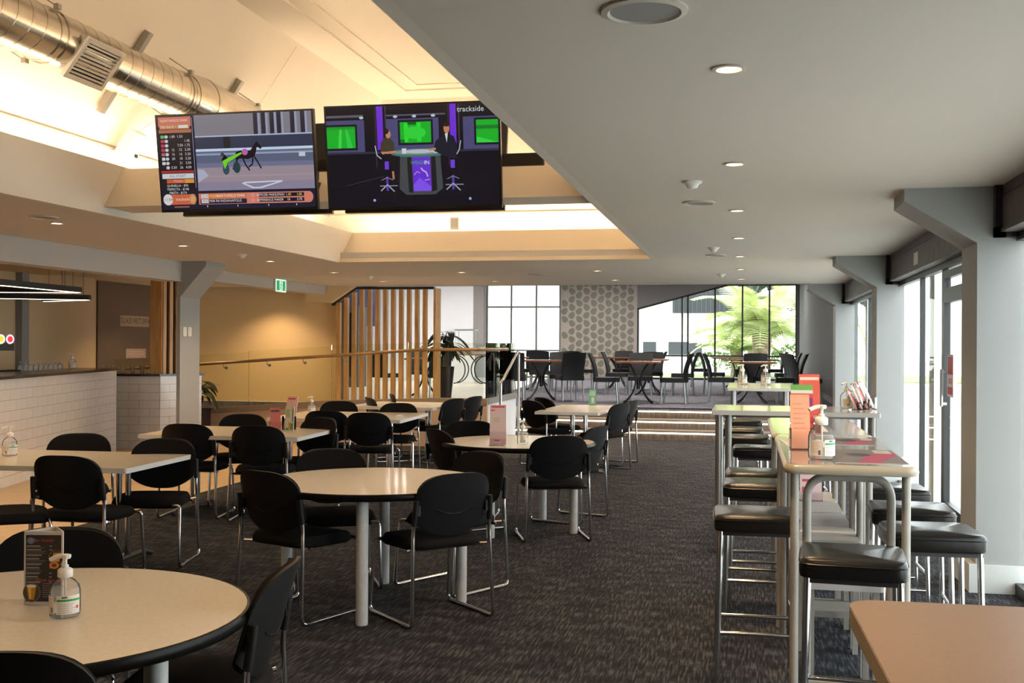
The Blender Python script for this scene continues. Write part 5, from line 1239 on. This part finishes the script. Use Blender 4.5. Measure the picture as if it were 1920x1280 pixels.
dtable(.13, 20.2, 0, 'orange-brown table seen above the far high table'); dchair(-.42, 20.1, -92, 'black woven chair left of the table above the far high table'); dchair(.78, 20.3, 90, 'black woven chair right of the table above the far high table'); dchair(.2, 21.0, 180, 'black woven chair behind the table above the far high table')
dtable(-1.95, 22.8, 0, 'second orange-brown table in the middle row'); dchair(-2.6, 22.7, -90, 'black woven chair left of the second middle table'); dchair(-1.25, 22.8, 90, 'black woven chair right of the second middle table'); dchair(-1.95, 23.6, 180, 'black woven chair behind the second middle table')
dtable(-2.9, 25.6, 0, 'orange-brown table at the foot of the leaf wallpaper', _ct2); dchair(-3.7, 25.5, -90, 'black woven chair left of the wallpaper table'); dchair(-2.1, 25.6, 90, 'black woven chair right of the wallpaper table'); dchair(-2.9, 26.5, 180, 'black woven chair behind the wallpaper table')
dtable(.1, 23.9, 0, 'second orange-brown table under the palm window', _ct2); dchair(-.65, 23.9, -90, 'black woven chair left of the second palm window table'); dchair(.85, 23.9, 92, 'black woven chair right of the second palm window table')
dtable(-.2, 27.8, 0, 'third orange-brown table under the palm window', _ct2); dchair(-1.1, 27.8, -90, 'black woven chair left of the third palm window table'); dchair(.7, 27.9, 92, 'black woven chair right of the third palm window table')
dtable(-4.6, 24.6, 0, 'orange-brown table behind the left window row', _ct2); dchair(-5.4, 24.5, -90, 'black woven chair left of the table under the pale window'); dchair(-3.95, 24.2, 40, 'black woven chair right of the table under the pale window'); dchair(-4.9, 25.5, 184, 'black woven chair behind the table under the pale window'); dchair(-4.4, 23.6, 6, 'black woven chair in front of the table under the pale window')
for k in range(4): dchair(1.02+.02*k, 23.3-1.05*k, -88+2*k, 'black woven chair against the charcoal wall, %s from the window' % ords[k])
dtable(-6.25, 21.0, 15, 'iron-legged table seen through the timber slats'); dchair(-6.85, 20.3, -30, 'black woven chair behind the left slats'); dchair(-5.85, 20.5, 30, 'black woven chair behind the middle slats'); dchair(-6.9, 22.6, 200, 'black woven chair farther behind the slats')
# servery table with glass cabinet
sv = thing('wrought_iron_table', 'curly wrought iron table by the pale servery wall', 'table', (-7.0, 27.6, UF))
MB().prism(rrect(-.5, -.3, .5, .3, .04, 4), .74, .78).build('tabletop', M['timber2'], sv)
for s_ in (-1, 1):
    for q in (-1, 1):
        arc = [(s_*(.08+.26*abs(math.cos(t))**1.0), q*.18, .37+.36*math.sin(t)) for t in [R(-88+176*k/12) for k in range(13)]]
        arc = [(s_*(.42-.34*math.cos(t)), q*.18, .37+.36*math.sin(t)) for t in [R(-85+170*k/12) for k in range(13)]]
        MB().tube(arc, .016, 6).build('leg', M['iron'], sv)
    MB().tube([(s_*.42, -.18, .72), (s_*.42, .18, .72)], .012, 6).build('leg_brace', M['iron'], sv)
cb = thing('glass_food_cabinet', 'small glass food cabinet on the wrought iron table', 'cabinet', (-7.1, 27.6, UF+.78))
for x in (-.25, .25):
    for y in (-.18, .18): MB().tube([(x, y, 0), (x, y, .62)], .008, 6).build('cabinet_post', M['alu'], cb)
MB().box((-.27, -.2, .60), (.27, .2, .64)).build('cabinet_top', M['alu'], cb); MB().box((-.27, -.2, 0), (.27, .2, .10)).build('cabinet_base', M['midgrey'], cb)
MB().box((-.25, -.184, .1), (.25, -.18, .6)).build('cabinet_pane', M['pane'], cb)
MB().box((-.2, -.12, .10), (.2, .12, .13)).build('cabinet_shelf', M['hitop'], cb)
bn = thing('blue_banner', 'dark blue banner hanging beyond the timber slats', 'banner', (-9.9, 27.0, 1.93))
MB().box((-.55, -.01, 0), (.55, .01, 1.5)).build('banner_cloth', M['navy'], bn); MB().tube([(-.58, 0, 1.5), (.58, 0, 1.5)], .015, 8).build('banner_rod', M['alu'], bn)
for k, (x, y) in enumerate(((-9.2, 24.6), (-10.3, 25.2))):
    r = thing('display_fridge', 'dark fridge cabinet beyond the slats, ' + ('nearer one' if k == 0 else 'farther one'), 'fridge', (x, y, UF))
    MB().box((-.33, -.3, 0), (.33, .3, 1.9)).build('fridge_body', M['darkgrey'], r); MB().box((-.28, -.31, .25), (.28, -.30, 1.75)).build('fridge_door', M['tvcase'], r); MB().tube([(.22, -.33, .9), (.22, -.33, 1.2)], .01, 6).build('handle', M['alu'], r)

# ------------------------------------------------------------------ outside
struct('ground', MB().box((-60, -40, -.5), (60, 120, -.30)), 'concrete', 'pale paving outside the building')
struct('ground_garden', MB().box((-30, 33.4, -.3), (30, 90, .34)), 'concrete')
struct('lawn', MB().box((-20, 36, .34), (20, 44, .37)), 'lawn', 'strip of grass beyond the far windows')
hs = thing('neighbouring_house', 'white house with dark corrugated gable outside the far window', 'house', (-5.5, 50, .34))
MB().box((-7, 0, 0), (5.6, 6, 6.5)).build('house_wall', M['render'], hs)
MB().box((2.3, -.35, 2.6), (5.6, -.02, 5.0)).build('roof_cladding', M['roofgrey'], hs)
for k in range(16): MB().box((2.35+.2*k, -.40, 2.6), (2.42+.2*k, -.35, 5.0)).build('cladding_rib', M['roofgrey'], hs)
for a, b in ((.95, 1.55), (2.1, 3.6)):
    MB().box((a, -.03, .72), (b, 0, 1.3)).build('house_window', M['roofgrey'], hs)
def frond(L, droop, n=16):
    mb = MB(); pts = []
    for i in range(n+1):
        t = i/n; pts.append(Vector((0, L*t*(1-.25*t*droop), L*(.55*t-droop*t*t))))
    mb.tube(pts, [.03*(1-.8*i/n) for i in range(n+1)], 5)
    for i in range(1, n+1):
        t = i/n; l = .55*math.sin(PI*min(1, .15+.8*t))+.1
        for s_ in (-1, 1):
            p = pts[i]; d = Vector((s_*l, l*.55, -l*.45)); wv = Vector((0, .05, 0))
            mb.add([p-wv, p+wv, p+d], [(0, 1, 2)])
            p2 = (pts[i]+pts[i-1])/2; mb.add([p2-wv, p2+wv, p2+d*1.02], [(0, 1, 2)])
    return mb
fmesh = [frond(2.6, d).mesh('frond', M['palmgreen']) for d in (.45, .75, 1.05)]
def palm(x, y, h, s, label, seed, n=34):
    r = thing('palm_tree', label, 'palm tree', (x, y, .34)); rr_ = random.Random(seed)
    MB().lathe([(0, 0), (.30*s, 0), (.26*s, h*.5), (.32*s, h), (0, h+.1)], (0, 0), 14).build('trunk', M['palmtrunk'], r)
    for k in range(n):
        o = link('frond', fmesh[k % 3], r, (0, 0, h), (R(rr_.uniform(-5, 48)), 0, k*2.4)); q = s*rr_.uniform(.85, 1.15); o.scale = (q, q, q)
palm(.55, 37.5, 1.5, 1.05, 'broad bright green palm outside the far right window', 4)
palm(2.3, 41.0, 2.6, 1.1, 'second palm behind the first, at the right of the garden', 9, 26)
palm(-.3, 40.8, 1.0, .75, 'lower palm spreading its fronds before the white house', 12, 24)
def bush(x, y, w_, h_, label, m, seed, n=500, name='garden_bush', z=.34, zt=None):
    r = thing(name, label, 'bush' if 'bush' in name else 'tree', (x, y, z)); rr_ = random.Random(seed); mb = MB()
    for k in range(n):
        a, b = rr_.uniform(0, 2*PI), rr_.uniform(-.2, 1); rd = math.sqrt(max(0, 1-b*b))*rr_.uniform(.75, 1.05)
        p = Vector((w_*rd*math.cos(a), w_*.7*rd*math.sin(a), h_*(.5+.5*b))); q = [Vector((rr_.uniform(-1, 1), rr_.uniform(-1, 1), rr_.uniform(-1, 1)))*h_*.09 for _ in range(3)]
        mb.add([p+q[0], p+q[1], p+q[2]], [(0, 1, 2)])
    mb.build('foliage', M[m], r); MB().tube([(0, 0, (zt-z) if zt else 0), (0, 0, h_*.6)], w_*.06, 8).build('trunk', M['palmtrunk'], r)
bush(-1.0, 38.6, .9, .9, 'low green bush under the window sill line, left', 'hedge', 1)
bush(1.9, 39.5, 1.1, 1.2, 'rounded green bush right of the palm', 'hedge', 2)
bush(-7.45, 46, 2.3, 4.5, 'green tree seen high through the pale window', 'treepale', 3, 1100, 'garden_tree', 3.2, .4)
bush(.5, 64, 7, 10, 'dark tall tree behind the white house', 'treedark', 4, 1600, 'garden_tree')
bush(-16, 66, 5, 9.5, 'second dark tree beyond the house roof', 'treedark', 6, 1200, 'garden_tree')
# white posts of the veranda outside the window wall
for k, (y, lab) in enumerate(((10.9, 'white veranda post outside the glass door bay'), (16.6, 'white veranda post outside the bay next to the steps'), (6.4, 'white veranda post outside the nearest bay'))):
    r = thing('veranda_post', lab, 'post', (1.80, y, -.3)); MB().box((-.08, -.14, 0), (.08, .14, 2.75)).build('post_shaft', M['render'], r); MB().box((-.10, -.18, 0), (.10, .18, .15)).build('post_base', M['render'], r)
